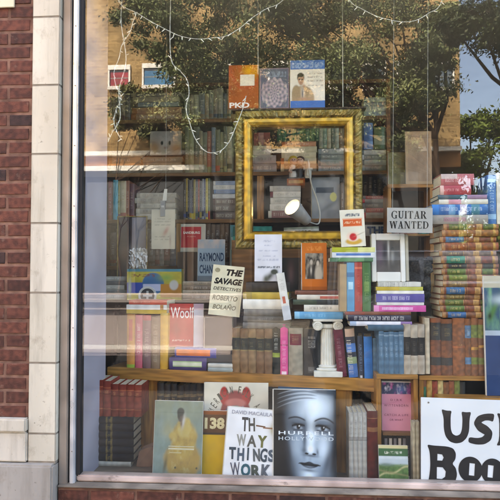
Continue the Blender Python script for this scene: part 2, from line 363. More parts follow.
ORD = ['first', 'second', 'third', 'fourth', 'fifth', 'sixth', 'seventh', 'eighth', 'ninth', 'tenth', 'eleventh', 'twelfth', 'thirteenth', 'fourteenth', 'fifteenth', 'sixteenth']
def row(x0, x1, tops, bot, Y, sps, fmt, group, zb=None, widths=None, **kw):
    n = len(sps); ws = widths or [1]*n; tot = sum(ws); x = x0
    for i, s in enumerate(sps):
        xe = x+(x1-x0)*ws[i]/tot; tp = tops[i] if isinstance(tops, (list, tuple)) else tops
        stand(x, tp, xe, bot, Y(x) if callable(Y) else Y, s, fmt.format(ORD[i]) if isinstance(fmt, str) else fmt[i], group, zb=zb, **kw); x = xe
# ------------------------------------------------------------------ the ground, street and shop shell
def slab(name, m, x0, x1, y0, y1, z0, z1, kind='structure', bevel=0):
    b = MB(); b.box(x0, x1, y0, y1, z0, z1); o = b.build(name, m, bevel=bevel)
    if kind: o['kind'] = kind
    return o
slab('ground', MCONC, -400, 400, -400, 400, -.5, -.16)
slab('sidewalk', MCONC, -40, 40, -3.3, .2, -.155, 0)
slab('kerb', MCONC, -40, 40, -3.45, -3.302, -.155, .004)
slab('road', MASPH, -400, 400, -11.2, -3.452, -.156, -.13)
slab('far_sidewalk', MCONC, -40, 40, -14.4, -11.202, -.155, 0)
DECKZ = .44
WT, WR, WL = 2.93, 2.5, -.985                       # window top, right and left
# shop shell
slab('shop_floor', MDECK, -6, 5, .25, 6, -.1, .05)
slab('shop_ceiling', MCEIL, -6, 5, .2, 6, 3.3, 3.4)
slab('shading_roof', MGREY, -6.2, 6, -.1, 8, 4.4, 4.6)  # unseen, added so the building shades its front; kept low for sunlit cars
slab('back_wall', MCEIL, -6, 5, 6, 6.2, -.1, 4.4)
slab('side_wall', MCEIL, -6.2, -6, -.04, 6.2, -.1, 4.4)
slab('side_wall', MCEIL, 5, 5.2, -.04, 6.2, -.1, 4.4)
slab('window_deck', MDECK, WL-.06, WR, .03, .95, DECKZ-.03, DECKZ)
slab('deck_front_wall', MDARK, WL-.06, WR, .93, .95, .05, DECKZ-.032)
slab('display_side_wall', MLAV, -1.055, WL-.005, .035, .42, DECKZ-.03, 3.29)
# facade, brick by brick
def bricks(mb, x0, x1, z0, z1, yf, bl=.213, ch=.0637, dep=.09, off=0):
    j = .0145; z = z0; n = 0
    while z+ch-j <= z1+.002:
        x = x1-bl+(bl/2 if n % 2 else 0)+off*(n % 2)
        while x > x0-bl:
            a, b = max(x, x0), min(x+bl-j, x1)
            if b-a > .02:
                k = random.random(); c = mixc(L('#693d30'), L('#4a2d25'), k) if random.random() < .93 else L('#3c2a26')
                dy = random.uniform(-.0015, .0015); i = len(mb.v); e = .0016; jt = lambda: random.uniform(-.0016, .0016); zb_ = z+random.uniform(-.001, .001)
                y = yf+dy
                pts = [(a, y+e, zb_), (b, y+e, zb_), (b, y+e, zb_+ch-j), (a, y+e, zb_+ch-j), (a+e, y, zb_+e), (b-e, y, zb_+e), (b-e, y, zb_+ch-j-e), (a+e, y, zb_+ch-j-e),
                       (a, yf+dep, zb_), (b, yf+dep, zb_), (b, yf+dep, zb_+ch-j), (a, yf+dep, zb_+ch-j)]
                mb.v += [(px_+(jt() if n_ < 8 else 0), py_, pz_+(jt() if n_ < 8 else 0)) for n_, (px_, py_, pz_) in enumerate(pts)]
                for q in ((4,5,6,7),(0,1,5,4),(1,2,6,5),(2,3,7,6),(3,0,4,7),(8,9,1,0),(9,10,2,1),(10,11,3,2),(11,8,0,3)): mb.face([i+t for t in q], c)
            x -= bl
        z += ch; n += 1
ROOT = empty('brick_facade', (-2, 0, 0)); tag(ROOT, 'dark red brick wall with pink mortar left of the stone pilaster', 'wall')
def part(mb, name, m, root, **k):
    o = mb.build(name, m, None, **k); o.parent = root; o.matrix_parent_inverse = Matrix.Translation(-root.location); return o
b = MB(); bricks(b, -3.2, -1.199, .775, 3.3, -.05); part(b, 'brick_courses', MBRICK, ROOT)
b = MB(); b.box(-6.2, -1.196, -.0465, .2, .775, 4.4); part(b, 'mortar', MMORT, ROOT)
b = MB(); b.box(-3.2, -1.197, -.085, .1, .715, .773, L('#b9b0a0')); b.box(-3.2, -1.35, -.07, .1, .578, .712, L('#bcb3a3')); b.box(-1.344, -1.197, -.07, .1, .578, .712, L('#beb5a6'))
part(b, 'stone_base_course', MSTONE, ROOT, bevel=.006)
for i in range(len(b.c)): pass
PIL = empty('stone_pilaster', (-1.13, 0, 0)); tag(PIL, 'cream glazed stone pilaster of stacked blocks beside the window', 'pilaster')
z = .578; zs = []
b = MB(); cs = ['#bfb6a4', '#c4bba9', '#bab19f', '#c2b9a8', '#bdb4a2']
bounds = [.578, .705, 1.023, 1.341, 1.659, 1.977, 2.296, 2.614, 2.93]
for i in range(len(bounds)-1): b.box(-1.1945, -1.066, -.062, .1, bounds[i]+.0013, bounds[i+1]-.0013, L(cs[i % 5]))
part(b, 'stone_block', MSTONE, PIL, bevel=.0035)
b = MB(); b.box(-1.193, -1.068, -.0595, .1, .57, 2.95); part(b, 'joint_mortar', colmat('stone_joint', .9, 0, .2, 30, attr=False, base='#857a6c'), PIL)
b = MB(); b.box(-3.2, -1.0655, -.1, .1, -.1, .574, L('#9a938a')); part(b, 'plinth', MSTONE, PIL, bevel=.008)
SB = empty('brick_stall_riser', (.5, 0, 0)); tag(SB, 'low dark brick wall below the window ledge', 'wall')
b = MB(); bricks(b, -1.06, WR, (.463-7*.0637), .463, -.042, off=.01); part(b, 'brick_courses', MBRICK, SB)
b = MB(); b.box(-1.06, WR, -.0385, .1, -.1, .4622); part(b, 'mortar', MMORT, SB)
LN = MB(); LN.box(-6.2, 6, -.06, .2, 4.1, 4.39, L('#cfc8bb')); LN.box(-1.19, 6, -.055, .2, 2.96, 4.09, L('#7d4c3f'))
LN.box(WR+.06, 6, -.05, .2, -.1, 2.955, L('#7d4c3f')); tag(LN.build('shading_upper_facade', MSTONE), 'unseen upper brick front above the window, added to shade the shop', 'wall')  # unseen wall above the window, added to keep sun off front and interior

# the window
WIN = empty('shop_window', (0, 0, .46)); tag(WIN, 'large plate glass shop window in a metal frame', 'window')
b = MB(); b.box(-1.062, -1.022, -.035, .03, .47, WT); part(b, 'bronze_jamb', MBRONZE, WIN, bevel=.004)
b = MB(); b.box(-1.0218, -1.0135, -.02, .03, .47, WT); part(b, 'dark_groove', MRUB, WIN)
b = MB(); b.box(-1.0133, -.990, -.032, .03, .47, WT); part(b, 'metal_jamb', MALU, WIN, bevel=.005)
b = MB(); b.box(-.9898, -.972, -.012, .034, .508, WT); part(b, 'gasket', MRUB, WIN)
b = MB()
for k in range(9): b.lathe([(.0028, 0), (.0028, .002), (.001, .003)], 8, c=(0, 0, 0)); 
for i in range(len(b.v)):
    k = i//24; x, y, zz = b.v[i]; b.v[i] = (-1.001+x, -.0325-zz, .62+k*.28+y)
part(b, 'jamb_screws', MBRONZE, WIN)
b = MB(); b.box(WR-.02, WR+.055, -.035, .03, .47, WT); b.box(-.99, WR-.022, -.03, .03, WT-.03, WT+.028); part(b, 'outer_frame', MALU, WIN, bevel=.004)
b = MB(); b.box(-.988, WR-.022, -.012, .05, .478, .506); part(b, 'bottom_rail', MPINK, WIN, bevel=.006)
b = MB(); b.hull([(-1.06,-.056,.4645),(WR,-.056,.4645),(WR,.02,.4645),(-1.06,.02,.4645),(-1.06,-.053,.4705),(WR,-.053,.4705),(WR,-.010,.4775),(-1.06,-.010,.4775)])
part(b, 'ledge', MGREY, WIN, bevel=.004)
b = MB(); b.box(-.985, WR-.023, 0, .006, .5065, WT-.031); part(b, 'glass_pane', MGLASS, WIN)
# small painted notice on the wall
b = MB(); b.box(-1.62, -1.285, -.062, -.052, 2.665, 2.95, L('#cfc6a8')); n_ = b.build('wall_notice', MPAINT, bevel=.002)
tag(n_, 'pale board fixed to the brick wall above eye level', 'sign')

# ------------------------------------------------------------------ the far side of the street (seen mirrored in the pane)
def at_back(px, py, d): q = RP(px, py, d); return q
xa, xb = RP(-260, 200, 14.6).x, RP(461, 200, 14.6).x
BD = empty('tan_building', (0, -15, 0)); tag(BD, 'tan brick building with white trimmed shop front across the street', 'building')
b = MB(); yF = -14.6
b.box(xa, xb, -26, yF, 4.9, 11.5, L('#ab9066')); b.box(xa, xb, -26, yF-.25, -.1, 4.2, L('#3f352e')); part(b, 'wall', MTAN, BD)
b = MB(); b.box(xa, xb, -26, yF+.18, 4.78, 4.9, L('#d8d4c8')); b.box(xa, xb-7.2, yF-.2, yF+.9, 4.2, 4.34, L('#e4e2da')); part(b, 'cornice', MPAINT, BD)
b = MB(); b.box(xa, xb, -26, yF+.02, 4.345, 4.778, L('#b07e50')); part(b, 'fascia', MTAN, BD)
b = MB(); b.box(xa-.2, xb+.1, -26, yF+.2, 11.5, 11.8, L('#8c8272')); part(b, 'parapet', MTAN, BD)
def far_window(px0, py0, px1, py1, blind, d=14.6):
    q0, q1 = RP(px0, py1, d), RP(px1, py0, d); x0, x1, z0, z1 = q0.x, q1.x, q0.z, q1.z; t = .05
    f = MB(); f.box(x0-t, x1+t, yF, yF+.07, z1, z1+.14, L('#e8e6de')); f.box(x0-t, x1+t, yF, yF+.1, z0-.1, z0, L('#d8d6ce'))
    f.box(x0-t, x0, yF, yF+.06, z0, z1, L('#e8e6de')); f.box(x1, x1+t, yF, yF+.06, z0, z1, L('#e8e6de')); f.box(x0, x1, yF, yF+.035, (z0+z1)/2-.012, (z0+z1)/2+.012, L('#8a8a84'))
    fo = part(f, 'window', MPAINT, BD); p = MB(); p.box(x0, x1, yF, yF+.02, z0, z1, L('#1f2a33')); p.box(x0+.02, x1-.02, yF+.021, yF+.03, z0+.02, z0+(z1-z0)*.85, L(blind))
    po = p.build('pane', MPANE, fo); return fo
far_window(110, 70, 129, 87, '#9a1b28'); far_window(144, 68, 174, 86, '#1f6f9c'); far_window(210, 66, 236, 86, '#7a8894'); far_window(270, 66, 300, 86, '#54616b')
for k in range(5): far_window(-240+k*66, 69, -212+k*66, 87, ['#8a8f94', '#6e5b4c', '#4f7c92', '#8a8f94', '#9a6b4c'][k])
for k in range(4): far_window(330+k*34, 66, 350+k*34, 88, ['#6e7780', '#52616b', '#7a7264', '#52616b'][k])
for k, (a, c) in enumerate(((84, 130), (134, 186), (192, 232), (250, 300), (310, 360), (370, 420), (20, 70), (-60, 0), (-140, -80))):
    q0, q1 = RP(a, 300, 14.85), RP(c, 172, 14.85); p = MB(); p.box(q0.x, q1.x, yF-.25, yF-.2, .5, q1.z, L('#161a1d'))
    o = part(p, 'shop_front_pane', MPANE, BD); f = MB()
    for xx in (q0.x, q1.x-.06): f.box(xx, xx+.06, yF-.25, yF-.15, .5, q1.z+.07, L('#3c342c'))
    f.box(q0.x+.06, q1.x-.06, yF-.25, yF-.15, q1.z, q1.z+.07, L('#3c342c')); fr = f.build('pane_frame', MPAINT, o); 
# trees
def tree(base, h, spread, lobes, leaves, size, label, cols, trunk_r=.16, name='street_tree', droop=0):
    root = empty(name, base); tag(root, label, 'tree'); r = random.Random(hash(label) % 1000 if False else len(label)*7)
    t = MB(); pts = [(r.uniform(-.05, .05)*i, r.uniform(-.06, .06)*i, h*.75*i/6) for i in range(7)]
    t.tube(pts, [trunk_r*(1.25-.14*i) for i in range(7)], 10)
    cents = []
    for (lx, ly, lz, lr) in lobes:
        st = pts[r.choice((4, 5, 6))]; mid = ((st[0]+lx)/2+r.uniform(-.2, .2), (st[1]+ly)/2, (st[2]+lz)/2-.15)
        t.tube([st, mid, (lx, ly, lz)], [trunk_r*.5, trunk_r*.33, trunk_r*.12], 7); cents.append((lx, ly, lz, lr))
        for _ in range(5):
            a = Vector((r.gauss(0, 1), r.gauss(0, 1), r.gauss(0, .7))).normalized()*lr*.85
            t.tube([(lx, ly, lz), tuple(Vector((lx, ly, lz))+a*.55+Vector((0,0,.08))), tuple(Vector((lx, ly, lz))+a)], [trunk_r*.16, trunk_r*.1, trunk_r*.04], 5)
    t.build('trunk', MBARK, root)
    c = MB(); per = leaves//len(lobes); cc = [L(x) for x in cols]
    for (lx, ly, lz, lr) in cents:
        subs = [Vector((r.gauss(0, .5), r.gauss(0, .5), r.gauss(0, .36)))*lr for _ in range(9)]; tone = r.random()
        for _ in range(per):
            s = r.choice(subs); p = Vector((lx, ly, lz))+s+Vector((r.gauss(0, .2), r.gauss(0, .2), r.gauss(0, .16)))*lr
            n = Vector((r.gauss(0, 1), r.gauss(0, 1), r.gauss(0, 1)+.7)).normalized(); u = n.orthogonal().normalized(); u = (Matrix.Rotation(r.random()*6.28, 3, n) @ u); v = n.cross(u)
            sz = size*r.uniform(.6, 1.3); col = mixc(cc[0], cc[1], min(1, max(0, tone*.6+r.random()*.5)))
            c.quad(tuple(p-u*sz), tuple(p+v*sz*.45), tuple(p+u*sz), tuple(p-v*sz*.45-n*sz*.12), col)
    c.build('crown', MLEAF, root); return root
def lobes_from(pix, base):
    out = []
    for px, py, d, rpx in pix:
        q = RP(px, py, d); out.append((q.x-base[0], q.y-base[1], q.z-base[2], rpx*(d+2.727)/600))
    return out
q = RP(395, 300, 8.4); bs = (q.x, -8.4, -.13)
bs = (RP(443, 250, 12.2).x, -12.2, 0)
tree(bs, 7.5, 3, lobes_from([(170,20,11,32),(205,55,11.2,34),(250,40,11,40),(290,80,11.5,36),(330,30,12,42),(365,80,12,36),(395,45,12.4,40),(420,95,12,34),(240,95,11.5,32),(330,110,12,30),(300,5,11,40),(200,100,11.4,28),(400,125,12.2,26),(440,60,11.8,18),(150,8,11,26),(225,5,11,34),(275,15,11.2,36),(355,5,11.6,40),(400,5,12,36),(440,20,12,24),(265,105,11.6,34),(225,120,11.6,26),(360,115,12,34),(300,75,11,40),(190,80,11.3,30),(130,2,11,24),(175,45,11,26),(215,85,11.3,28),(420,40,12,30),(345,60,11.5,34),(205,130,11.4,26),(250,140,11.6,26),(185,110,11.2,22),(390,150,12.1,24),(425,70,12.2,20),(320,140,11.8,26)], bs), 115000, .046,
     'broad leafy street tree reflected across the middle of the window', ('#4f5c38', '#828a5c'), .11)
bs = (RP(640, 250, 7.5).x, -7.5-3.9, 0)
tree(bs, 7, 3, lobes_from([(480,18,9,30),(515,40,9.5,32),(540,10,10,40),(455,30,9,16),(600,60,11,50)], bs), 18000, .042,
     'dark limbed tree reaching into the reflected sky', ('#2c3820', '#4a5630'), .12)
bs = (RP(480, 250, 24).x, -24, 0)
tree(bs, 5, 3, lobes_from([(470,130,24,22),(500,125,25,24),(530,110,26,30),(480,165,23,24),(520,160,24,30),(560,130,25,30),(475,200,23.5,24),(510,195,24,26),(545,200,24,28),(485,235,23.5,26),(520,240,24,28),(472,260,23.5,24),(505,275,24,26),(545,270,24,28)], bs), 30000, .11,
     'round green tree at the far right of the street', ('#3b4f1e', '#6a7a30'), .2)
bs = (RP(250, 250, 12.6).x-.9, -12.6, 0)
bs = (RP(118, 250, 13.6).x, -13.7, 0)
tree(bs, 5.2, 2, lobes_from([(122,108,13.6,18),(150,104,13.6,22),(178,108,13.6,24),(205,100,13.6,24),(160,128,13.6,18),(228,110,13.6,22),(200,135,13.6,20),(135,118,13.6,15)], bs), 40000, .06,
     'thin olive street tree in front of the tan shop windows at the left', ('#5a6038', '#8c8c5a'), .03)
wd = MB(); wr = random.Random(8)
for _ in range(9000):
    x = wr.uniform(2, 40); y = wr.uniform(-62, -52); h = 4.5+1.6*math.sin(x*.9)+1.1*math.sin(x*2.3+1); p = Vector((x, y, wr.random()**.7*h)); n = Vector((wr.gauss(0, 1), wr.gauss(0, 1)+.6, wr.gauss(0, 1)+.5)).normalized(); u = n.orthogonal().normalized()*wr.uniform(.2, .5); v = n.cross(u); wd.quad(tuple(p-u), tuple(p+v*.6), tuple(p+u), tuple(p-v*.6), mixc(L('#3f4f28'), L('#6f7c44'), wr.random()))
wo = stuff(wd.build('sky_screen_wood', MLEAF)); tag(wo, 'far belt of trees added to cover the bright reflected sky gap', 'wood')  # trees added to cover the bright horizon sky mirrored below the near crowns
# vehicles
def van(loc, length, prof, glass, colr, label, name, cat, width=1.85, wheels=(.85, 3.6)):
    root = empty(name, loc); tag(root, label, cat); b = MB(); n = len(prof); i = len(b.v); ins = .06
    for y, s in ((-width/2, 0), (-width/2+ins, 1), (width/2-ins, 1), (width/2, 0)): pass
    rings = [(-width/2+.07, 1.0), (-width/2, .985), (width/2, .985), (width/2-.07, 1.0)]
    ctr = (length/2, .8)
    for k, (y, _) in enumerate([(-width/2+.08, 0), (-width/2, 1), (width/2, 1), (width/2-.08, 0)]):
        for x, zz in prof: b.v.append((ctr[0]+(x-ctr[0])*(1.0 if k in (0, 3) else .985), y-(.09*max(0, zz-.95)*(-1 if y < 0 else 1) if True else 0), ctr[1]+(zz-ctr[1])*(1.0 if k in (0, 3) else .97)))
    for k in range(3):
        for j in range(n): b.face((i+k*n+j, i+k*n+(j+1) % n, i+(k+1)*n+(j+1) % n, i+(k+1)*n+j), L(colr))
    b.face([i+j for j in range(n)][::-1], L(colr)); b.face([i+3*n+j for j in range(n)], L(colr)); part(b, 'body', MCAR, root).matrix_parent_inverse = Matrix()
    for (gx0, gz0, gx1, gz1, sl0, sl1) in glass:
        for s in (-1, 1):
            g = MB(); y0 = s*(width/2+.004-.09*max(0, gz0-.95)); y1 = s*(width/2+.004-.09*max(0, gz1-.95)); d = -s*.012
            g.hull([(gx0, y0, gz0), (gx1, y0, gz0), (gx1, y0+d, gz0), (gx0, y0+d, gz0), (gx0+sl0, y1, gz1), (gx1-sl1, y1, gz1), (gx1-sl1, y1+d, gz1), (gx0+sl0, y1+d, gz1)], L('#12171b')); g.build('side_window', MPANE, root)
    for wx in wheels:
        for s in (-1, 1):
            t = MB(); t.lathe([(.2, -.1), (.31, -.1), (.33, -.06), (.33, .06), (.31, .1), (.2, .1)], 28); wo = t.build('wheel', MTYRE, root)
            wo.matrix_local = Matrix.Translation((wx, s*(width/2-.09), .33)) @ Matrix.Rotation(R(90), 4, 'X')
            h = MB(); h.lathe([(.21, -.09), (.2, .0), (.205, .1), (.12, .085), (.05, .11)], 24); h.build('rim', MALU, wo)
    for s in (-1, 1):
        h = MB(); h.ball((length-.1, s*.62, .72), .1, L('#dcdcd4'), .6, 1.3, .8); h.build('headlight', MCAR, root)
    return root
sedan = [(.05,.35),(.0,.62),(.08,.98),(.75,1.04),(1.35,1.42),(2.75,1.44),(3.45,1.03),(4.35,.9),(4.5,.62),(4.45,.33)]
vanp = [(.03,.38),(0,.9),(.06,1.75),(.3,1.95),(3.3,1.95),(4.0,1.2),(4.75,1.02),(4.85,.6),(4.8,.36)]
pick = [(.03,.52),(.0,.75),(.02,1.2),(3.4,1.2),(3.42,1.22),(3.55,1.78),(4.7,1.8),(5.25,1.22),(6.4,1.1),(6.55,.78),(6.5,.42)]
xp = RP(243, 300, 5.6).x
van((xp, -5.6, -.13), 6.55, pick, [(3.6,1.24,4.18,1.66,.04,0),(4.25,1.24,5.1,1.66,0,.35)], '#a39a98', 'silver pickup truck parked at the near kerb', 'pickup_truck', 'truck', 1.95, (2.35, 5.45)).rotation_euler = (0, 0, R(180))
b = MB(); [b.box(.05, 6.4, s*.985-.012, s*.985+.012, .585, .635, L('#d8d6d2')) for s in (-1, 1)]; [b.box(.1, 3.3, s*.99-.015, s*.99+.015, 1.165, 1.2, L('#8a8684')) for s in (-1, 1)]; o = b.build('side_trim', MCAR, bpy.data.objects['pickup_truck'])
van((xp+.9, -5.3, -.13), 4.5, sedan, [(1.1,1.03,1.95,1.37,.35,0),(2.02,1.03,3.2,1.37,0,.5)], '#2c2f34', 'dark saloon car parked in front of the pickup truck', 'parked_car', 'car', 1.8, (.85, 3.55))
van((RP(330, 300, 10).x, -10.2, -.13), 4.85, vanp, [(.5,1.15,1.7,1.75,.0,0),(1.8,1.15,2.7,1.75,0,0),(2.8,1.15,3.8,1.75,0,.5)], '#3c4450', 'dark van parked at the far kerb', 'parked_van', 'van', 1.9, (.9, 3.9))
# ------------------------------------------------------------------ furniture of the display
def ben(px): return .52-(px-107)/271*.27
BZ = P(107, 367, ben(107)).z; BA = -math.degrees(math.atan2(.27, P(378, 381, .25).x-P(107, 367, .52).x))
bx0, bx1 = P(107, 367, ben(107)).x, P(376, 381, ben(376)).x
BN = empty('low_shelf', (bx0, ben(107), DECKZ)); tag(BN, 'low pine shelf on board legs holding the main rows of books', 'shelf')
bl = (bx1-bx0)/math.cos(R(BA))
def bpart(mb, name, m, bevel=.003):
    o = mb.build(name, m, BN, bevel=bevel); return o
BN.rotation_euler = (0, 0, R(BA)); hz = BZ-DECKZ
b = MB(); b.box(0, bl, 0, .3, hz-.062, hz); bpart(b, 'shelf_board', MWOOD)
def legx(px): return (P(px, 420, ben(px)+.02).x-bx0)/math.cos(R(BA))
for a, c in ((140, 157), (335, 351)):
    b = MB(); b.box(legx(a), legx(c), .02, .27, .0, hz-.0625); bpart(b, 'leg', MWOODV)
BT = empty('back_table', (0, .62, DECKZ)); tag(BT, 'dark table behind the low shelf carrying the upper displays', 'table')
TZ = P(180, 300, .80).z; tx0, tx1 = P(100, 300, .80).x, P(436, 300, .80).x
b = MB(); b.box(tx0, tx1, .79, 1.14, TZ-.03-DECKZ, TZ-DECKZ); o = b.build('table_top', MDARK, BT); o.matrix_parent_inverse = Matrix.Translation((0, -.62, 0))
for a in (tx0+.02, tx1-.08):
    for y in (.83, .9):
        b = MB(); b.box(a, a+.06, y, y+.05, 0, TZ-.031-DECKZ); o = b.build('leg', MDARK, BT); o.matrix_parent_inverse = Matrix.Translation((0, -.62, 0))
# bookcase at the back
KY = 1.2; kx0, kx1 = P(100, 200, KY).x, P(391, 200, KY).x
KS = [P(240, p, KY).z for p in (312, 266, 219, 172, 118, 82)]
BC = empty('bookcase', (0, KY, .05)); tag(BC, 'tall brown bookcase standing behind the window display', 'bookcase')
def kpart(mb, name, m=MSHELF): o = mb.build(name, m, BC, bevel=.002); o.matrix_parent_inverse = Matrix.Translation((0, -KY, -.05)); return o
for z in KS[:-1]:
    b = MB(); b.box(kx0+.026, kx1-.026, KY, KY+.27, z-.024, z); kpart(b, 'shelf')
b = MB(); b.box(kx0, kx1, KY-.004, KY+.27, KS[-1]-.024, KS[-1]); kpart(b, 'top_board')
b = MB(); b.box(kx0, kx1, KY+.272, KY+.285, .05, KS[-1]); kpart(b, 'back_panel', MDARK)
for xx in (kx0, kx1-.0255):
    b = MB(); b.box(xx, xx+.0255, KY-.002, KY+.27, .05, KS[-1]-.0245); kpart(b, 'upright')
for px, zi in ((262, 2), (181, 1), (351, 2)):
    xx = P(px-5, 200, KY).x; b = MB(); b.box(xx, xx+.045, KY+.01, KY+.26, KS[zi]+.0005, KS[zi+1]-.0245); kpart(b, 'divider', MWOODV)
def KX(i): return KS[i]
# crates on the right
def crate(x0, x1, y0, y1, Y, D, label, div=None, backc=None):
    p0, p1 = P(x0, y1, Y), P(x1, y1, Y); zt = P((x0+x1)/2, y0, Y).z; t = .022
    root = empty('wooden_crate', (p0.x, Y, DECKZ)); tag(root, label, 'crate', 'upright wooden crates'); wd, h = p1.x-p0.x, zt-DECKZ
    for nm, bx, m in (('side_board', (0, t, 0, D, 0, h-t-.0005), MWOODV), ('side_board', (wd-t, wd, 0, D, 0, h-t-.0005), MWOODV), ('top_board', (0, wd, -.002, D, h-t, h), MWOOD), ('back_board', (t+.0005, wd-t-.0005, D-.012, D, 0, h-t-.0005), MDARK)):
        b = MB(); b.box(*bx); b.build(nm, m, root, bevel=.002)
    return zt, p0.x, p1.x
CZ, _, _ = crate(377, 419, 374.5, 486, .17, .3, 'tall wooden crate with a pink book and dark spines inside')
CZ2, _, _ = crate(420, 512, 376, 486, .2, .3, 'wooden crate behind the big painted sign')
# ------------------------------------------------------------------ gilt frame hanging in the window
FY = .50
def gold_frame():
    q0, q1 = P(235, 249, FY), P(362, 110, FY); x0, x1, z0, z1 = q0.x, q1.x, P(300, 249, FY).z, P(300, 110, FY).z
    root = empty('gilt_picture_frame', ((x0+x1)/2, FY, z0)); tag(root, 'empty gilded picture frame with ornate edge hanging on two cords', 'frame')
    mi = Matrix.Translation((-(x0+x1)/2, -FY, -z0))
    px = (x1-x0)/127
    prof = [(0, 0, '#857238'), (1.5, -.022, '#94803f'), (4, -.03, '#a08a45'), (7, -.026, '#8c7838'), (8.5, -.014, '#6b5826'), (10, -.03, '#c2962a'), (13, -.034, '#d0a432'), (15.5, -.024, '#c89a28'), (17, -.012, '#a87e20'), (18, .004, '#6b4d14'), (18, .022, '#3a2c12'), (0, .022, '#3a2c12')]
    names = ('top_rail', 'right_rail', 'bottom_rail', 'left_rail')
    cor = [((x0, z1), (x1, z1)), ((x1, z1), (x1, z0)), ((x1, z0), (x0, z0)), ((x0, z0), (x0, z1))]
    inn = [((1, -1), (-1, -1)), ((-1, -1), (-1, 1)), ((-1, 1), (1, 1)), ((1, 1), (1, -1))]
    for k in range(4):
        b = MB(); (a, c), (ia, ic) = cor[k], inn[k]; n = 320
        def pt(u, v):
            j = v*(len(prof)-1); j0 = min(int(j+1e-6), len(prof)-2); d, y, _ = prof[j0] if j-j0 < .5 else prof[j0+1]
            d *= px; xa, za = a[0]+ia[0]*d, a[1]+ia[1]*d; xb, zb = c[0]+ic[0]*d, c[1]+ic[1]*d
            yy = FY+y
            if .5 < d/px < 9: yy += -.007*max(0, math.sin(u*150*.55+d/px*.9))*abs(math.sin(u*150*.19+1.4*d/px))+.002*math.sin(u*190+d/px*2.2)+.003*math.sin(u*57+d*400)
            return (xa+(xb-xa)*u, yy, za+(zb-za)*u)
        m_ = len(prof)-1
        img = []
        for v in range(m_):
            rowc = []
            for u in range(n):
                cc = L(prof[v+1][2]) if prof[v+1][0] > prof[v][0] else L(prof[v][2])
                if prof[v+1][0] < 9: cc = mixc(cc, L('#c8ac58') if random.random() < .4 else L('#5a4a22'), random.random()*.34)
                rowc.append(cc)
            img.append(rowc)
        b.grid(pt, n, m_, img); o = b.build(names[k], MGILT, root); o.matrix_parent_inverse = mi
    for px_, nm in ((258, 0), (343, 1)):
        b = MB(); t = P(px_, 112, FY+.01); b.tube([(t.x, FY+.012, z1-.01), (t.x, FY+.012, 3.298)], .0022, 6); o = b.build('hanging_cord', MWIRE, root); o.matrix_parent_inverse = mi
    return z1, z0
FZ, FZ0 = gold_frame()
b = MB(); q0, q1 = P(232, 110, FY), P(366, 110, FY); b.box(q0.x, q1.x, FY-.012, FY+.06, FZ+.0005, FZ+.009)
tag(b.build('book_ledge', MDARK), 'thin dark ledge strip on top of the gilded frame', 'ledge')
FT = FZ+.0095
# three books on the frame
def pkd(U, V):
    im = can(U, '#a85416'); im = lay(im, gau(U, V, .72, .86, .26, .14)*.95, '#f0b414'); n = fbm(U, V, 5, 3)
    im = lay(im, np.clip(np.sin((np.hypot(U-.6, V-1.0))*22+n*5)*.5, 0, 1)*.5*(V > .45), '#c8342a'); im = lay(im, np.clip(n-.5, 0, 1)*1.2*(V < .55), '#6e3a1c')
    im = lay(im, rect(U, V, 0, 0, 1, .04)*.6, '#5a2c14'); return lay(im, rect(U, V, .38, .53, .86, .78), '#e8e0cc')
face(228.5, 64.5, 258.5, 109, FY+.0, pkd, 'orange swirling paperback lettered PKD standing on the gilded frame', zb=FT, back=3, roll=0, T=.02, hard=False, texts=[('PKD', .03, .03, .70, .15, '#efe9e0', dict(bold=.03))])
def doily(U, V):
    im = can(U, '#5b6274'); r = np.hypot((U-.5)/.5, (V-.4)/.38); a = np.arctan2(V-.4, U-.5)
    m = (r < .95+.05*np.cos(a*12))*(.45+.4*np.sin(r*19)*np.cos(a*10)); im = lay(im, np.clip(m, 0, .85), '#c9b3b8')
    im = lay(im, rect(U, V, .1, .78, .9, .92)*np.clip(fbm(U, V, 18, 4)*2-.7, 0, .7), '#8fa0b4')
    f = 1-rect(U, V, .04, .03, .96, .97); return lay(im, f, '#86707c')
face(260, 67.5, 289, 108.5, FY+.0, doily, 'slate grey book with a lace doily pattern standing on the gilded frame', zb=FT, back=3, T=.018)
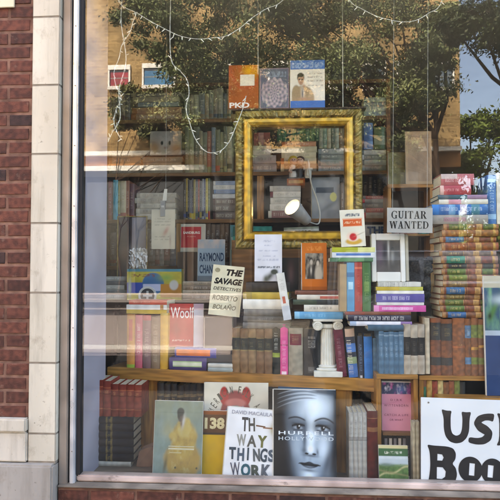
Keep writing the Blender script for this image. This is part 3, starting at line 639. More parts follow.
def manb(U, V):
    im = can(U, '#e4dfd2'); im = lay(im, rect(U, V, 0, .81, 1, 1), '#3a6fb8'); im = lay(im, rect(U, V, 0, 0, 1, .15), '#3a6fb8')
    for y in (.45, .55, .63, .7): im = lay(im, rect(U, V, .5, y, .95, y+.035)*np.clip(fbm(U, V, 30, 5)*2.4-.8, 0, .6), '#8a8078')
    k = (V > .152)*1.
    im = lay(im, ell(U, V, .36, .20, .33, .27, .12)*k, '#ad9678'); im = lay(im, ell(U, V, .17, .30, .13, .18, .2)*k, '#a38b6c'); im = lay(im, gau(U, V, .36, .33, .05, .12)*k, '#d9d3c8'); im = lay(im, gau(U, V, .35, .30, .022, .12)*k, '#4a4a58'); im = lay(im, gau(U, V, .52, .3, .02, .12, -.3)*k*.5, '#6f5c44')
    im = lay(im, ell(U, V, .30, .64, .105, .10, .2), '#2e2622'); im = lay(im, ell(U, V, .305, .585, .085, .105, .25), '#bd9276'); im = lay(im, ell(U, V, .30, .685, .10, .04, .3), '#2e2622'); im = lay(im, ell(U, V, .265, .60, .028, .018, .4)+ell(U, V, .345, .60, .028, .018, .4), '#4a3c36'); im = lay(im, gau(U, V, .305, .53, .03, .008), '#7c4a40'); im = lay(im, gau(U, V, .31, .485, .05, .012)*.5, '#7a5a48')
    im = lay(im, gau(U, V, .40, .44, .035, .07, .3), '#b88c70'); im = lay(im, gau(U, V, .40, .19, .2, .03)*k, '#b88c70'); im = lay(im, gau(U, V, .46, .32, .05, .13, .25)*k*.8, '#9c8466')
    im = lay(im, rect(U, V, .05, .84, .95, .95)*np.clip(fbm(U, V, 26, 6)*3-1.2, 0, .6), '#a9c4e4'); return im
face(290.5, 59.5, 325, 107.5, FY+.0, manb, 'white and blue book with a seated man in glasses standing on the gilded frame', zb=FT, back=3, T=.022)

# ------------------------------------------------------------------ front books on the deck
def dancer(U, V):
    im = can(U, '#7e958f'); n = fbm(U, V, 7, 8); n2 = fbm(U, V, 14, 18); im = lay(im, np.clip(V-.5, 0, 1)*1.3, '#a0a07c'); im = lay(im, np.clip(n-.45, 0, 1)*1.4, '#8fa9ae'); im = lay(im, gau(U, V, .28, .62, .12, .1)*.6, '#b9b07a')
    w_ = .035*(n-.5)*4
    im = lay(im, ell(U+w_, V, .60, .24, .36, .26, .25), '#b58f35'); im = lay(im, ell(U-w_, V, .63, .50, .25, .24, .3), '#c7a445'); im = lay(im, ell(U+w_, V, .62, .66, .15, .13, .3), '#d2b65e'); im = lay(im, ell(U, V, .40, .55, .09, .05, .5), '#c8aa52')
    im = lay(im, np.clip(n2-.5, 0, .4)*ell(U, V, .6, .4, .32, .40, .3)*2, '#8c6a28'); im = lay(im, np.clip(.42-n2, 0, .4)*ell(U, V, .6, .4, .32, .40, .3)*2.4, '#e0cf8c')
    im = lay(im, gau(U, V, .25, .18, .035, .13, -.25)*.9, '#5f4e28'); im = lay(im, gau(U, V, .5, .06, .3, .03)*.6, '#6f8a84')
    im = lay(im, ell(U, V, .545, .79, .06, .06, .3), '#5a463a'); im = lay(im, ell(U, V, .54, .86, .075, .055, .3), '#2b2522'); im = lay(im, ell(U, V, .50, .83, .03, .06, .3), '#2b2522'); im = lay(im, gau(U, V, .60, .73, .03, .09, -.3), '#d9d4d0'); im = lay(im, gau(U, V, .56, .71, .02, .04), '#7a5a48')
    im = lay(im, rect(U, V, .3, .383, .84, .395)+rect(U, V, .3, .415, .84, .425), '#e8e2c6'); im = lay(im, rect(U, V, .33, .335, .58, .347), '#dcd2a8')
    for x in (.46, .90): im = lay(im, ell(U, V, x, .15, .02, .013, .4), '#2f2a24')
    return lay(im, np.full_like(U, .28), '#7f857a')*(.74+.2*n2)[..., None]
face(152.5, 403.5, 201, 474, .14, dancer, 'art book with a figure in a yellow dress leaning against the dark spines', zb=DECKZ, back=6, roll=.6, T=.02)
def n138(U, V):
    im = can(U, '#c9a21e'); im = im*(.9+.2*fbm(U, V, 5, 2))[..., None]; im = lay(im, rect(U, V, 0, .68, 1, 1), '#5a3a1c'); im = lay(im, rect(U, V, 0, .64, 1, .68), '#2c2016'); return lay(im, rect(U, V, 0, .94, 1, 1), '#8c4a1c')
face(200.5, 413, 236, 474, .17, n138, 'yellow book with the number 138 on a brown band', zb=DECKZ, back=6, T=.02, texts=[('138', .09, .73, .66, .90, '#d8cba0', dict(bold=.05))])
def folk(U, V):
    im = can(U, '#d3ccbb'); im = lay(im, ell(U, V, .49, .58, .25, .34, .08), '#8c3f3c'); im = lay(im, ell(U, V, .31, .86, .07, .10), '#a83a34'); im = lay(im, ell(U, V, .66, .86, .07, .10), '#a83a34')
    im = lay(im, ell(U, V, .49, .5, .2, .3, .1), '#45617f'); im = lay(im, np.clip(fbm(U, V, 14, 3)*3-1.6, 0, 1)*ell(U, V, .5, .5, .2, .3, .1), '#8fa5b8'); im = lay(im, ell(U, V, .49, .78, .16, .05, .3), '#b86a62'); im = lay(im, ell(U, V, .49, .70, .12, .05, .3), '#6f9a94')
    return im
tx = []
arc = 'AMERICAN FOLK ART'
for i, ch in enumerate(arc):
    if ch == ' ': continue
    a = R(162-144*i/(len(arc)-1)); cu, cv = .49+.42*math.cos(a), .5+.42*math.sin(a)*1.02
    tx.append((ch, cu-.02, cv-.04, cu+.02, cv+.04, '#5c5648', dict(rot=math.degrees(a)-90)))
face(203.5, 384.5, 268, 452, .23, folk, 'pale folk art book with a red and blue emblem, half hidden', zb=DECKZ, back=4, T=.022, texts=tx)
def wtw(U, V):
    im = can(U, '#e2e1e4'); im = lay(im, gau(U, V, .93, .74, .1, .07), '#9a8a44'); im = lay(im, rect(U, V, .70, .745, .98, .765), '#8a5a3a'); im = lay(im, gau(U, V, .97, .80, .06, .04), '#7a8a4a'); return im
def strokes(segs, w):
    loops = []
    for (x0, y0, x1, y1) in segs:
        d = Vector((x1-x0, y1-y0)); n = Vector((-d.y, d.x)).normalized()*w/2; loops.append([(x0+n.x, y0+n.y), (x1+n.x, y1+n.y), (x1-n.x, y1-n.y), (x0-n.x, y0-n.y)])
    return loops
wl = []
def rough(word, u0, v0, u1, v1, c, wv=(.0,)):
    n = len(word); wd = (u1-u0)/n
    for i, ch in enumerate(word):
        jx, jy = random.uniform(-.008, .008), random.uniform(-.015, .015)
        cc = c[i % len(c)]; nar = wd*.33 if ch == 'I' else 0; wl.append((ch, u0+wd*i+.008+jx+nar, v0+jy, u0+wd*(i+1)-.01+jx-nar, v1+jy+random.uniform(-.01, .015), cc, dict(bold=random.choice((.01, .03, .045)), rot=random.uniform(-8, 8))))
rough('TH', .27, .69, .55, .87, ['#3c3a3c', '#4a4640']); wl.append(('-', .56, .765, .74, .785, '#6b4a34', dict(rot=-4)))
rough('WAY', .20, .50, .80, .65, ['#97948c', '#5a564e', '#6c6a3c']); rough('THINGS', .08, .30, .98, .47, ['#3a4650', '#4a5664', '#36424c', '#565a5c'])
rough('WORK', .12, .08, .92, .26, ['#4a4a58', '#2c5a66', '#4a5048', '#5c6068'])
wl.append(('DAVID MACAULAY', .08, .915, .92, .965, '#8a8a98'))
face(222.5, 413, 275, 476.5, .085, wtw, 'white book with playful gadget lettering reading THE WAY THINGS WORK', zb=DECKZ, back=6, roll=4, T=.032, texts=wl)
def starlet(U, V):
    a_ = R(5); U, V = .55+(U-.55)*math.cos(a_)-(V-.5)*1.3*math.sin(a_), .5+(U-.55)/1.3*math.sin(a_)+(V-.5)*math.cos(a_)
    im = can(U, '#1d2530'); n = fbm(U, V, 7, 9); H = lambda m, c, k=1.: lay(im, np.clip(m*k, 0, 1), c)
    im = H(ell(U, V, .56, .50, .44, .60, .5), '#5f7890'); im = H(ell(U, V, .58, .56, .34, .46, .7), '#8ba6bd')
    im = H(gau(U, V, .62, .84, .28, .17), '#cfdfea', .95); im = H(gau(U, V, .30, .80, .14, .13), '#93abc0', .6)
    im = H(gau(U, V, .60, .56, .07, .22), '#d8e6ef', .9); im = H(gau(U, V, .80, .43, .10, .13), '#c3d5e3', .9); im = H(gau(U, V, .36, .40, .10, .10), '#a4bbce', .7); im = H(gau(U, V, .60, .11, .13, .07), '#d3e3ed', .95)
    # hair and shaded sides
    im = H(np.clip((.17+.10*np.sin(V*5+.4)-U)/.10+.5, 0, 1), '#1b222c', .95); im = H(np.clip((U-(.97-.10*np.abs(V-.55)))/.06+.5, 0, 1), '#222b37', .9)
    im = H(gau(U, V, .26, .10, .13, .20, .3), '#182029', .95); im = H(gau(U, V, .93, .08, .10, .16), '#8fa6ba', .7); im = H(gau(U, V, .60, .0, .22, .035), '#33414f', .8)
    im = H(gau(U, V, .24, .34, .06, .16, .35), '#3a495a', .6); im = H(gau(U, V, .88, .28, .05, .13, -.4), '#43556a', .7)
    # eyes
    for cx, cy_, s, t in ((.38, .605, .9, .04), (.77, .620, 1.05, -.03)):
        im = H(gau(U, V, cx, cy_+.03, .15*s, .055), '#1f2a38', .95); im = H(gau(U, V, cx, cy_-.02, .14*s, .04), '#34465a', .7); im = H(ell(U, V, cx, cy_+.055, .10*s, .018, .8), '#6d879e', .7)
        y = cy_+t*(U-cx)*2-((U-cx)/.1)**2*.012
        im = H(ell(U, V, cx, cy_-.008, .08*s, .018, .6), '#93a7b8'); im = H(ell(U, V, cx+.005, cy_+.002, .034*s, .027, .4), '#1b2531'); im = H(ell(U, V, cx+.018, cy_+.012, .009, .008, .5), '#eef4f8')
        im = H(np.exp(-((V-(y+.024))/.009)**2)*(np.abs(U-cx) < .115*s), '#080b10'); im = H(np.exp(-((V-(y-.026))/.005)**2)*(np.abs(U-cx) < .085*s), '#334354', .7); im = H(gau(U, V, cx, cy_-.055, .09*s, .016), '#5b7088', .5)
    for cx, w_, pk in ((.35, .15, .03), (.79, .17, .05)):
        y = .685+pk*np.cos((U-cx)/w_*1.5)-.012; im = H(np.exp(-((V-y)/.0085)**2)*np.clip((w_-np.abs(U-cx))/.03, 0, 1), '#141b24', .95)
    # nose and mouth
    im = H(gau(U, V, .495, .50, .028, .15, .07), '#3f5266', .75); im = H(gau(U, V, .505, .375, .045, .03), '#4a5e73', .6); im = H(gau(U, V, .60, .392, .05, .035), '#e8f0f5', .9); im = H(ell(U, V, .545, .345, .03, .010, .6), '#0d1218'); im = H(ell(U, V, .665, .347, .032, .010, .6), '#0d1218'); im = H(gau(U, V, .61, .328, .10, .012), '#3b4d60', .8); im = H(gau(U, V, .715, .37, .018, .035, .3), '#4b6075', .7)
    x = (U-.60); up = .262-.9*x**2+.005*np.cos(x*42); lo = .200+1.7*x**2; mid = .232+.25*x**2
    m = np.clip((up-V)/.008+.5, 0, 1)*np.clip((V-lo)/.008+.5, 0, 1)*(np.abs(x) < .19); im = H(m, '#2b3644'); im = H(gau(U, V, .60, .214, .09, .010)*m, '#7d93a8', .8); im = H(np.exp(-((V-mid)/.005)**2)*(np.abs(x) < .175), '#06090d')
    im = H(gau(U, V, .60, .178, .10, .014), '#41546a', .7); im = H(gau(U, V, .605, .295, .03, .03), '#7f97ad', .5)
    # wave of pale hair across the forehead
    for k in range(7):
        y = .90+.016*k-.16*(U-.62+.02*k)**2*2.2; im = H(np.exp(-((V-y)/.006)**2)*np.clip((.66-U)/.1, 0, 1)*np.clip(U/.05, 0, 1), ['#b9cad8', '#53677b'][k % 2], .8)
    im = H(np.clip((V-.955)/.03, 0, 1)*np.clip((U-.5)/.15, 0, 1), '#465869', .8); im = H(gau(U, V, .02, .55, .24, .6), '#141a22', .85); im = H(gau(U, V, 1.02, .55, .12, .6), '#18202a', .8)
    im = np.clip(im, 0, 1); g = im.mean(-1, keepdims=True); im = im*.5+g*.5*np.array([.96, 1., 1.06]); im = np.clip((im**1.4)*1.4, 0, .82)
    return im*(.98+.08*n)[..., None]
face(273.5, 392.5, 337, 482, .075, starlet, 'large book with a blue toned close up of a woman under HURRELL HOLLYWOOD', zb=DECKZ, back=6, T=.032,
     texts=[('HURRELL', .08, .535, .955, .572, '#dfe7ec', dict(bold=.015, spacing=1.25)), ('HOLLYWOOD', .08, .478, .955, .515, '#c3cfd8', dict(bold=.01, spacing=1.2))])
lie(278, 388, 334, 393, .30, S('#1f4a66'), 'blue slab spine lying just behind the big portrait book', zb=P(300, 393, .30).z, W=.12)
face(283, 393.5, 333, 480, .26, plain('#1d2a33'), 'dark blue book standing upright behind the big portrait book', zb=DECKZ, back=1, T=.03)
# pink book and its neighbours in the crate
def pink(U, V):
    im = can(U, '#d98fa6'); im = lay(im, rect(U, V, 0, .74, 1, .985), '#2a3358'); n = fbm(U, V, 9, 12); n2 = fbm(U, V, 7, 5); m = rect(U, V, 0, .74, 1, .985)
    im = lay(im, m*np.clip(n*4-2, 0, 1), '#b04f96'); im = lay(im, m*np.clip(n2*5-2.9, 0, 1), '#d8cfe4'); im = lay(im, m*gau(U, V, .7, .86, .2, .1)*.6, '#5a78c0'); return lay(im, rect(U, V, 0, .985, 1, 1), '#e4dce0')
CB = P(400, 432, .20).z
face(382.2, 382, 411.5, 432.5, .22, pink, 'pink hardback with a purple collage band inside the crate', zb=CB, back=2, T=.02,
     texts=[('DIRK', .30, .605, .70, .645, '#6e3a56', dict(spacing=1.6)), ('WITTENBORN', .08, .49, .90, .535, '#6e3a56', dict(spacing=1.35)), ('CATCH A LIFE', .08, .30, .90, .34, '#7c4460', dict(spacing=1.2)), ('OR WHAT', .26, .20, .72, .24, '#7c4460', dict(spacing=1.2))])
for i in range(5): stand(384+i*4.6, 436, 388.4+i*4.6, 476, .22, S('#1c1c22', (.55, .95, '#d4d0cc' if i in (1, 3) else '#8a8890', .2, .8), t=((.15, .5, '#b9b6b2'),)), ORD[i]+' black paperback with a pale title inside the crate under the pink book', 'black paperbacks in the crate', zb=DECKZ, W=.16, mat='jacket', hard=False)
for i in range(3): stand(407+i*3.4, 433 if i else 435, 410.3+i*3.4, 482, .205, S('#2a2a2e', (.05, .12, '#c9c4bc', .2, .8), t=((.2, .9, '#9a9894'),)), ORD[i]+' slim dark spine beside the landscape booklet in the crate', 'slim dark spines in the crate', zb=DECKZ, W=.16, mat='jacket', hard=False)
b = MB(); q0, q1 = P(383, 434, .19), P(414, 434, .19); b.box(q0.x, q1.x, .19, .42, CB-.014, CB-.0004); tag(b.build('crate_shelf', MSHELF), 'small inner shelf carrying the pink book above dark spines', 'shelf')
for k in (0, 1):
    xx = (q0.x, q1.x-.012)[k]; b = MB(); b.box(xx, xx+.012, .40, .42, DECKZ+.0005, CB-.0145); tag(b.build('shelf_batten', MSHELF), ('left', 'right')[k]+' batten under the small shelf of the pink book', 'batten')
def landsc(U, V):
    n = fbm(U, V, 8, 21); n2 = fbm(U, V, 16, 31); im = can(U, '#4d6b38')*(.55+.9*n2)[..., None]
    im = lay(im, (V > .57+.05*(n-.5)).astype(float), '#b3bec4'); im = lay(im, gau(U, V, .5, .72, .6, .03)*n, '#e0e4e4'); im = lay(im, gau(U, V, .25, .57, .3, .035), '#6b7f78'); im = lay(im, gau(U, V, .8, .56, .25, .025), '#7c8f6c')
    im = lay(im, np.exp(-((V-(.30+.22*U+.03*np.sin(U*9)))/.025)**2)*.9, '#b3ac7c'); im = lay(im, np.exp(-((V-(.44-.12*U))/.018)**2)*.7, '#8a7f58'); im = lay(im, np.clip(n-.55, 0, 1)*2.5*(V < .5), '#2c4524')
    im = lay(im, rect(U, V, 0, .76, 1, .93), '#2f5a34'); im = lay(im, rect(U, V, 0, .93, 1, 1), '#c8b98c'); im = lay(im, rect(U, V, 0, 0, 1, .10), '#2c4a30')
    return lay(im, rect(U, V, .08, .03, .92, .09)*np.clip(fbm(U, V, 24, 3)*4-1.7, 0, .9)+rect(U, V, .2, .8, .8, .86)*np.clip(fbm(U, V, 24, 4)*4-1.7, 0, .8), '#d8d4c4')
face(379.5, 447.5, 409, 488, .08, landsc, 'green landscape booklet leaning on the crate beside the sign', zb=DECKZ, back=8, T=.012, hard=False)
# books left of the crate, under the shelf end
for i in range(4): stand(349+i*4.6, 412.5, 353.5+i*4.6, 482, .16, S('#b4b2ac', (.60, .66, '#8c8a86'), t=((.7, .95, '#8a8884'),)), ORD[i]+' pale grey volume from the left under the shelf end', 'matching pale grey volumes', zb=DECKZ, W=.2)
stand(367.6, 411, 378, 482, .155, S('#5c211d', (.72, .78, '#8c5a3a'), (.9, .91, '#9a6a44')), 'burgundy book standing between grey volumes and the crate', zb=DECKZ, W=.2)
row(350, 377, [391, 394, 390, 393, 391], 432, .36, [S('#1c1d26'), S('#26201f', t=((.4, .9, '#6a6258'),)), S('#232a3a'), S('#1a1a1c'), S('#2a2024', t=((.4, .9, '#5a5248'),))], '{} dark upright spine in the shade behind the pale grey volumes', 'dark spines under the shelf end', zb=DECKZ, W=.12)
# under the shelf at left
def YL(x): return .36
Z1 = DECKZ
bs_ = []
yb = [468.5, 461, 453.5, 446, 438.5, 431, 424, 417]
for i in range(6):
    bs_.append((86, yb[i+1]-3.2, 133.5, yb[i]-3.2, S('#1b2026', (.42, .46, '#6a5a34'), (.52, .56, '#6a5a34'), t=((.44, .54, '#8c7840'),), side='#1b2026'), ORD[5-i]+' black volume from the top of the stack under red books', dict(tilt=0)))
zt = pile(.32, DECKZ, [(92, 464, 131, 469, S('#b9b4a8'), 'pale lining booklet at the bottom of the black stack', {})]+bs_, 'black volumes stacked at the left')
row(87.5, 141.5, [379, 380, 381, 384, 384.5, 384.5, 385], 420, lambda x: .33, [S(c, (.80, .83, '#a8583c'), (.2, .23, '#a8583c'), (.62, .66, '#6a2318'), t=((.66, .78, '#b87a50'),)) for c in ('#88382c', '#7c3024', '#8a3c30', '#7a3026', '#86382c', '#803428', '#8c4032')], '{} red cloth volume from the left on the black stack', 'red cloth set', zb=zt, W=.16)
b = MB(); q0, q1 = P(136, 467, .32), P(153, 467, .32); zz = P(143, 446, .32).z; b.hull([(q0.x, .32, DECKZ), (q1.x, .32, DECKZ), (q1.x, .42, DECKZ), (q0.x, .42, DECKZ), (q0.x+.012, .33, zz-.03), (q1.x, .325, zz), (q1.x, .42, zz), (q0.x+.012, .42, zz-.03)])
tag(b.build('wooden_block', colmat('raw_wood', .8, 0, .25, 20, .2, attr=False, base='#8a6a54', sub='#76584a'), bevel=.003), 'rough brown wooden block at the foot of the left shelf leg', 'block')
row(157, 203, [383, 384, 383.5, 385, 384, 384, 383], 440, .46, [S('#241a18', (.80, .84, '#6a5638'), (.55, .58, '#6a5638'), t=((.62, .78, '#9a8458'),)) for _ in range(7)], '{} dark gilt tooled volume from the left under the shelf', 'dark gilt volumes', zb=DECKZ+.06, W=.14, mat='leather')
b = MB(); q0, q1 = P(156.5, 470, .46), P(204, 470, .46); b.box(q0.x, q1.x, .45, .62, DECKZ, DECKZ+.0595); tag(b.build('riser_board', MDARK), 'dark riser under the gilt tooled volumes', 'riser')
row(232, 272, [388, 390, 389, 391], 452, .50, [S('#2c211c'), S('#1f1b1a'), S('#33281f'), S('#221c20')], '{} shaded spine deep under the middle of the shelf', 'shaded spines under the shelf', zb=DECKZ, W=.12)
# cream volumes beside the sign
for i in range(2): stand(413+i*3.6, 422, 416.4+i*3.6, 488, .115, S('#b9ae94'), ('first', 'second')[i]+' cream spine squeezed against the edge of the sign', 'cream spines by the sign', zb=DECKZ, W=.05)

# ------------------------------------------------------------------ the hand painted sign
def sign():
    Y = .05; p0, p1 = P(421, 489, Y), P(597, 489, Y); zt_ = P(425, 398.5, Y).z; wd = p1.x-p0.x; z0 = DECKZ+.012; h = zt_-z0
    b = MB(); b.box(0, wd, 0, .008, 0, h, L('#e3e4e8')); o = b.build('used_books_sign', colmat('sign_paint', .5, 0, .05, 5, attr=True), bevel=.0015)
    tag(o, 'big white board hand painted USED BOOKS in black at the right', 'sign'); o.matrix_world = Matrix.Translation((p0.x, Y, z0)) @ Matrix.Rotation(R(-4), 4, 'X') @ Matrix.Rotation(R(1.3), 4, 'Y')
    sx = wd/(176*4.76); sz = h/(91*4.70)
    def c(pts): return [((x-33)*sx, h-(y-40)*sz) for x, y in pts]
    def e(cx, cy_, rx, ry, n=32): return [(cx+rx*math.cos(k*2*math.pi/n), cy_+ry*math.sin(k*2*math.pi/n)) for k in range(n)]
    def thick(pts, wds):
        a, b_ = [], []
        for i, p in enumerate(pts):
            t = Vector(pts[min(i+1, len(pts)-1)])-Vector(pts[max(i-1, 0)]); n = Vector((-t.y, t.x)).normalized()*wds[i]/2; a.append((p[0]+n.x, p[1]+n.y)); b_.append((p[0]-n.x, p[1]-n.y))
        return a+b_[::-1]
    gl = [[(132,90),(158,97),(184,96),(178,120),(178,178),(186,202),(205,211),(224,203),(233,180),(236,130),(230,98),(254,101),(279,98),(270,130),(268,186),(256,218),(232,240),(202,246),(172,238),(152,214),(144,180),(144,130)]]
    Ss = thick([(388,122),(366,118),(342,120),(318,130),(308,148),(322,166),(346,178),(362,192),(358,212),(336,228),(304,232),(264,226)], [38,32,30,34,40,42,42,42,40,34,30,26]); gl.append(Ss)
    gl.append([(402,98),(430,103),(540,100),(536,138),(505,131),(458,132),(458,156),(515,156),(513,182),(458,182),(458,214),(545,210),(548,246),(430,243),(398,248),(412,220),(414,130)])
    gl.append([(566,98),(600,102),(640,104),(700,120),(728,165),(712,215),(660,243),(600,243),(562,248),(574,215),(576,130)]); hole = [[(616,132),(645,134),(676,150),(686,172),(676,198),(646,214),(616,214)]]
    B_ = [(62,255),(92,259),(160,260),(190,268),(203,290),(200,318),(184,338),(202,356),(208,388),(198,420),(172,440),(120,442),(52,444),(70,420),(79,350),(75,285)]
    gl.append(B_); hole += [[(113,296),(136,298),(143,312),(136,326),(112,326)], [(110,356),(138,356),(153,374),(150,398),(134,409),(109,408)]]
    gl.append(e(272, 360, 58, 58)); hole.append([(268,331),(294,333),(290,388),(264,386)])
    gl.append(e(378, 364, 56, 58)); hole.append([(357,336),(384,338),(378,393),(353,391)])
    gl.append([(446,262),(492,266),(490,340),(530,300),(516,296),(580,298),(532,350),(588,420),(600,432),(538,434),(490,372),(490,425),(498,438),(440,436),(450,420)])
    gl.append(thick([(700,322),(660,308),(622,316),(610,338),(634,358),(672,374),(684,400),(660,424),(608,424)], [26,28,32,34,38,38,38,32,26]))
    gl.append([(230,437),(600,456),(598,470),(232,452)])
    def chaikin(p):
        o_ = []
        for a, b_ in zip(p, p[1:]+p[:1]): o_ += [(a[0]*.8+b_[0]*.2, a[1]*.8+b_[1]*.2), (a[0]*.2+b_[0]*.8, a[1]*.2+b_[1]*.8)]
        return o_
    gl = [chaikin(chaikin(g)) if k in (0, 1, 3, 4, 8) else (chaikin(g) if k != 9 else g) for k, g in enumerate(gl)]
    for k, g in enumerate(gl):
        # holes that sit inside this letter
        xs = [p[0] for p in g]; ys = [p[1] for p in g]; hs = [q for q in hole if min(xs) < q[0][0] < max(xs) and min(ys) < q[0][1] < max(ys) and (k not in (6,) or q[0][0] > 340) and (k != 5 or q[0][0] < 340)]
        me = poly_mesh([c(g)]+[c(q) for q in hs])
        letters(me, Matrix.Translation((0, -.0006-.0002*k, 0)) @ Matrix.Rotation(R(90), 4, 'X'), ink('#141417'), o, 'painted_lettering')
    for x, y in ((70, 62), (830, 62)):
        q = c([(x, y)])[0]; t = MB(); t.lathe([(.004, 0), (.004, .002), (.002, .003)], 10); s = t.build('nail', MBRONZE, o); s.matrix_local = Matrix.Translation((q[0], -.0004, q[1])) @ Matrix.Rotation(R(90), 4, 'X')
sign()
# ------------------------------------------------------------------ rows on the low shelf
G = 'leather and cloth row on the low shelf'
def bY(off=.012): return lambda x: ben(x)+off
yw = BA*.6
# left cluster: five upright, three flat on top
cl = [(126.5, 135, 314, S('#c98230', (.0, .06, '#8fa83c'), (.5, .9, '#c04a34', .3, .7)), 'orange upright book at the left end of the shelf'),
      (135, 142.5, 315, S('#c85a6a', t=((.25, .85, '#e8c4c0'),)), 'pink upright book second from the left shelf end'),
      (142.5, 151, 315, S('#7c5a5c', (.9, 1, '#c04a50'), t=((.2, .8, '#b09890'),)), 'dull mauve upright book third from the left shelf end'),
      (151, 160, 317, S('#8a7058', t=((.1, .9, '#b8a48c'),)), 'brown upright book fourth from the left shelf end'),
      (160, 168, 313, S('#dca83e', (.96, 1, '#e8c878'), t=((.3, .7, '#c88a2c'),)), 'yellow upright book at the right of the small left row')]
for x0, x1, t, s, l in cl: stand(x0, t, x1, 369, ben(x0)+.012, s, l, 'upright books at the left of the shelf', zb=BZ, W=.17, mat='jacket', yaw=yw)
z = P(147, 313.5, ben(127)+.01).z
pile(ben(127)+.004, z, [(126.5, 309.5, 168, 313.6, S('#e0b850'), 'yellow paperback flat across the small left row', dict(hard=False, mat='jacket')), (126.5, 304.5, 168, 309.5, S('#e8e4dc', (.84, .92, '#c88a50')), 'white paperback flat between coral and yellow ones', dict(hard=False, mat='jacket')), (129, 300, 168, 304.5, S('#d4604a', t=((.1, .7, '#e8a890'),)), 'coral paperback on top of the small left pile', dict(hard=False, mat='jacket'))], 'flat paperbacks over the left row', yaw=yw)
# purple, indigo and the Woolf book
z = pile(ben(170)+.004, BZ, [(169.5, 363.5, 207.5, 376, S('#4a3f70', (.10, .88, '#a8c08c', .25, .75), (.10, .88, '#d8dcc4', .4, .6)), 'purple lying book with a pale green title strip', dict(mat='jacket', W=.17)), (175, 353.5, 217, 363.5, S('#2c3a90', (.04, .86, '#dc6a20', .18, .8)), 'indigo lying book with an orange spine panel', dict(mat='jacket', W=.17))], 'lying books under the red biography', yaw=yw)
def woolf(U, V):
    im = can(U, '#b8413f'); n = fbm(U, V, 5, 31); im = im*(.8+.4*n)[..., None]; im = lay(im, gau(U, V, .3, .4, .16, .3)*.35, '#8a5a4c'); im = lay(im, gau(U, V, .6, .5, .14, .25)*.3, '#c86a58'); im = lay(im, rect(U, V, .15, .13, .85, .17)*np.clip(fbm(U, V, 22, 2)*4-1.6, 0, .8), '#e8c4b4'); return im
o = face(168.5, 304, 194, 354, ben(178)+.05, woolf, 'red biography lettered Woolf with a portrait behind the indigo book', zb=z-.005, back=4, T=.02, texts=[('Woolf', .06, .66, .98, .92, '#f0e6e2', dict(bold=.008))])
def whitev(U, V):
    im = can(U, '#c9c7cf'); return lay(im, rect(U, V, .0, .86, 1, 1), '#b39aa8')
face(193.5, 304, 203, 354, ben(190)+.06, whitev, 'narrow white book standing right of the red biography', zb=z-.005, back=3, T=.02)
# savage detectives pile
zz = pile(ben(208)+.004, BZ, [(208, 374.5, 234, 378.5, S('#9aa4a4'), 'pale teal thin book under the dark one', dict(mat='jacket')), (208, 370.5, 233, 374.5, S('#c8c6be'), 'white thin book under the dark one', dict(mat='jacket'))], 'two thin books below the dark cover', yaw=yw)
face(204.5, 318, 232, 371, ben(206)+.02, lambda U, V: lay(can(U, '#4a4848'), np.clip(.45-V, 0, .4)*2, '#2e2c30'), 'dull dark hardback facing out below the cream poster book', zb=zz, back=2, T=.05)
def savage(U, V): return can(U, '#d9d3b8')*(.94+.12*fbm(U, V, 5, 3))[..., None]
zsv = P(222, 317.5, ben(206)+.03).z
face(208, 267.5, 239.5, 318, ben(206)+.012, savage, 'cream book lettered THE SAVAGE DETECTIVES standing tilted on the dark hardback', zb=zsv, back=5, roll=5.5, T=.03, hard=False,
     texts=[('THE', .44, .80, .98, .93, '#1c1a1a', dict(bold=.055, shear=.25)), ('SAVAGE', .08, .62, .99, .745, '#1c1a1a', dict(bold=.05, shear=.25)), ('DETECTIVES', .08, .50, .97, .565, '#3a3630', dict(bold=.012, shear=.2)), ('ROBERTO', .08, .30, .88, .40, '#77705c', dict(bold=.02, shear=.2)), ('BOLAÑO', .12, .12, .86, .235, '#77705c', dict(bold=.02, shear=.2)), ([[(math.cos(k/4)*1+1, math.sin(k/4)*1) for k in range(25)]], .07, .85, .24, .94, '#9a9276')])
# tan volumes with dark bands
row(232, 272.5, [328, 328.5, 328, 329, 328.5], 380, lambda x: ben(x)+.012, [S(c, (.52, .78, '#2f322c'), (.50, .515, '#8c7a4c'), (.785, .80, '#8c7a4c'), t=((.58, .72, '#6a6244'),)) for c in ('#8a6a4a', '#86674a', '#8c6e4e', '#7c5c42', '#80624a')], '{} tan volume with a dark band, counted from the left', 'tan banded set', zb=BZ, W=.16, yaw=yw)
z0 = P(252, 328, ben(240)+.012).z
zt = pile(ben(243)+.0, z0, [(243, 321.5, 289.5, 327.6, S('#77726c'), 'grey lying volume directly on the tan banded set', {}), (243.5, 315, 289.5, 321.5, S('#6c6862', t=((.3, .7, '#8c8880'),)), 'middle grey lying volume above the tan banded set', {}), (244, 308.3, 289, 315, S('#807c76'), 'upper grey lying volume below the white one', {}), (243, 298.3, 289.5, 308.3, S('#e6e3da', side='#e6e3da'), 'thick white lying book in the middle pile', dict(mat='jacket')), (243, 291.5, 289, 298.3, S('#c6aa4c', (.0, .2, '#a8924c')), 'mustard lying book on the thick white one', dict(mat='jacket'))], 'flat books over the tan banded set', yaw=yw)
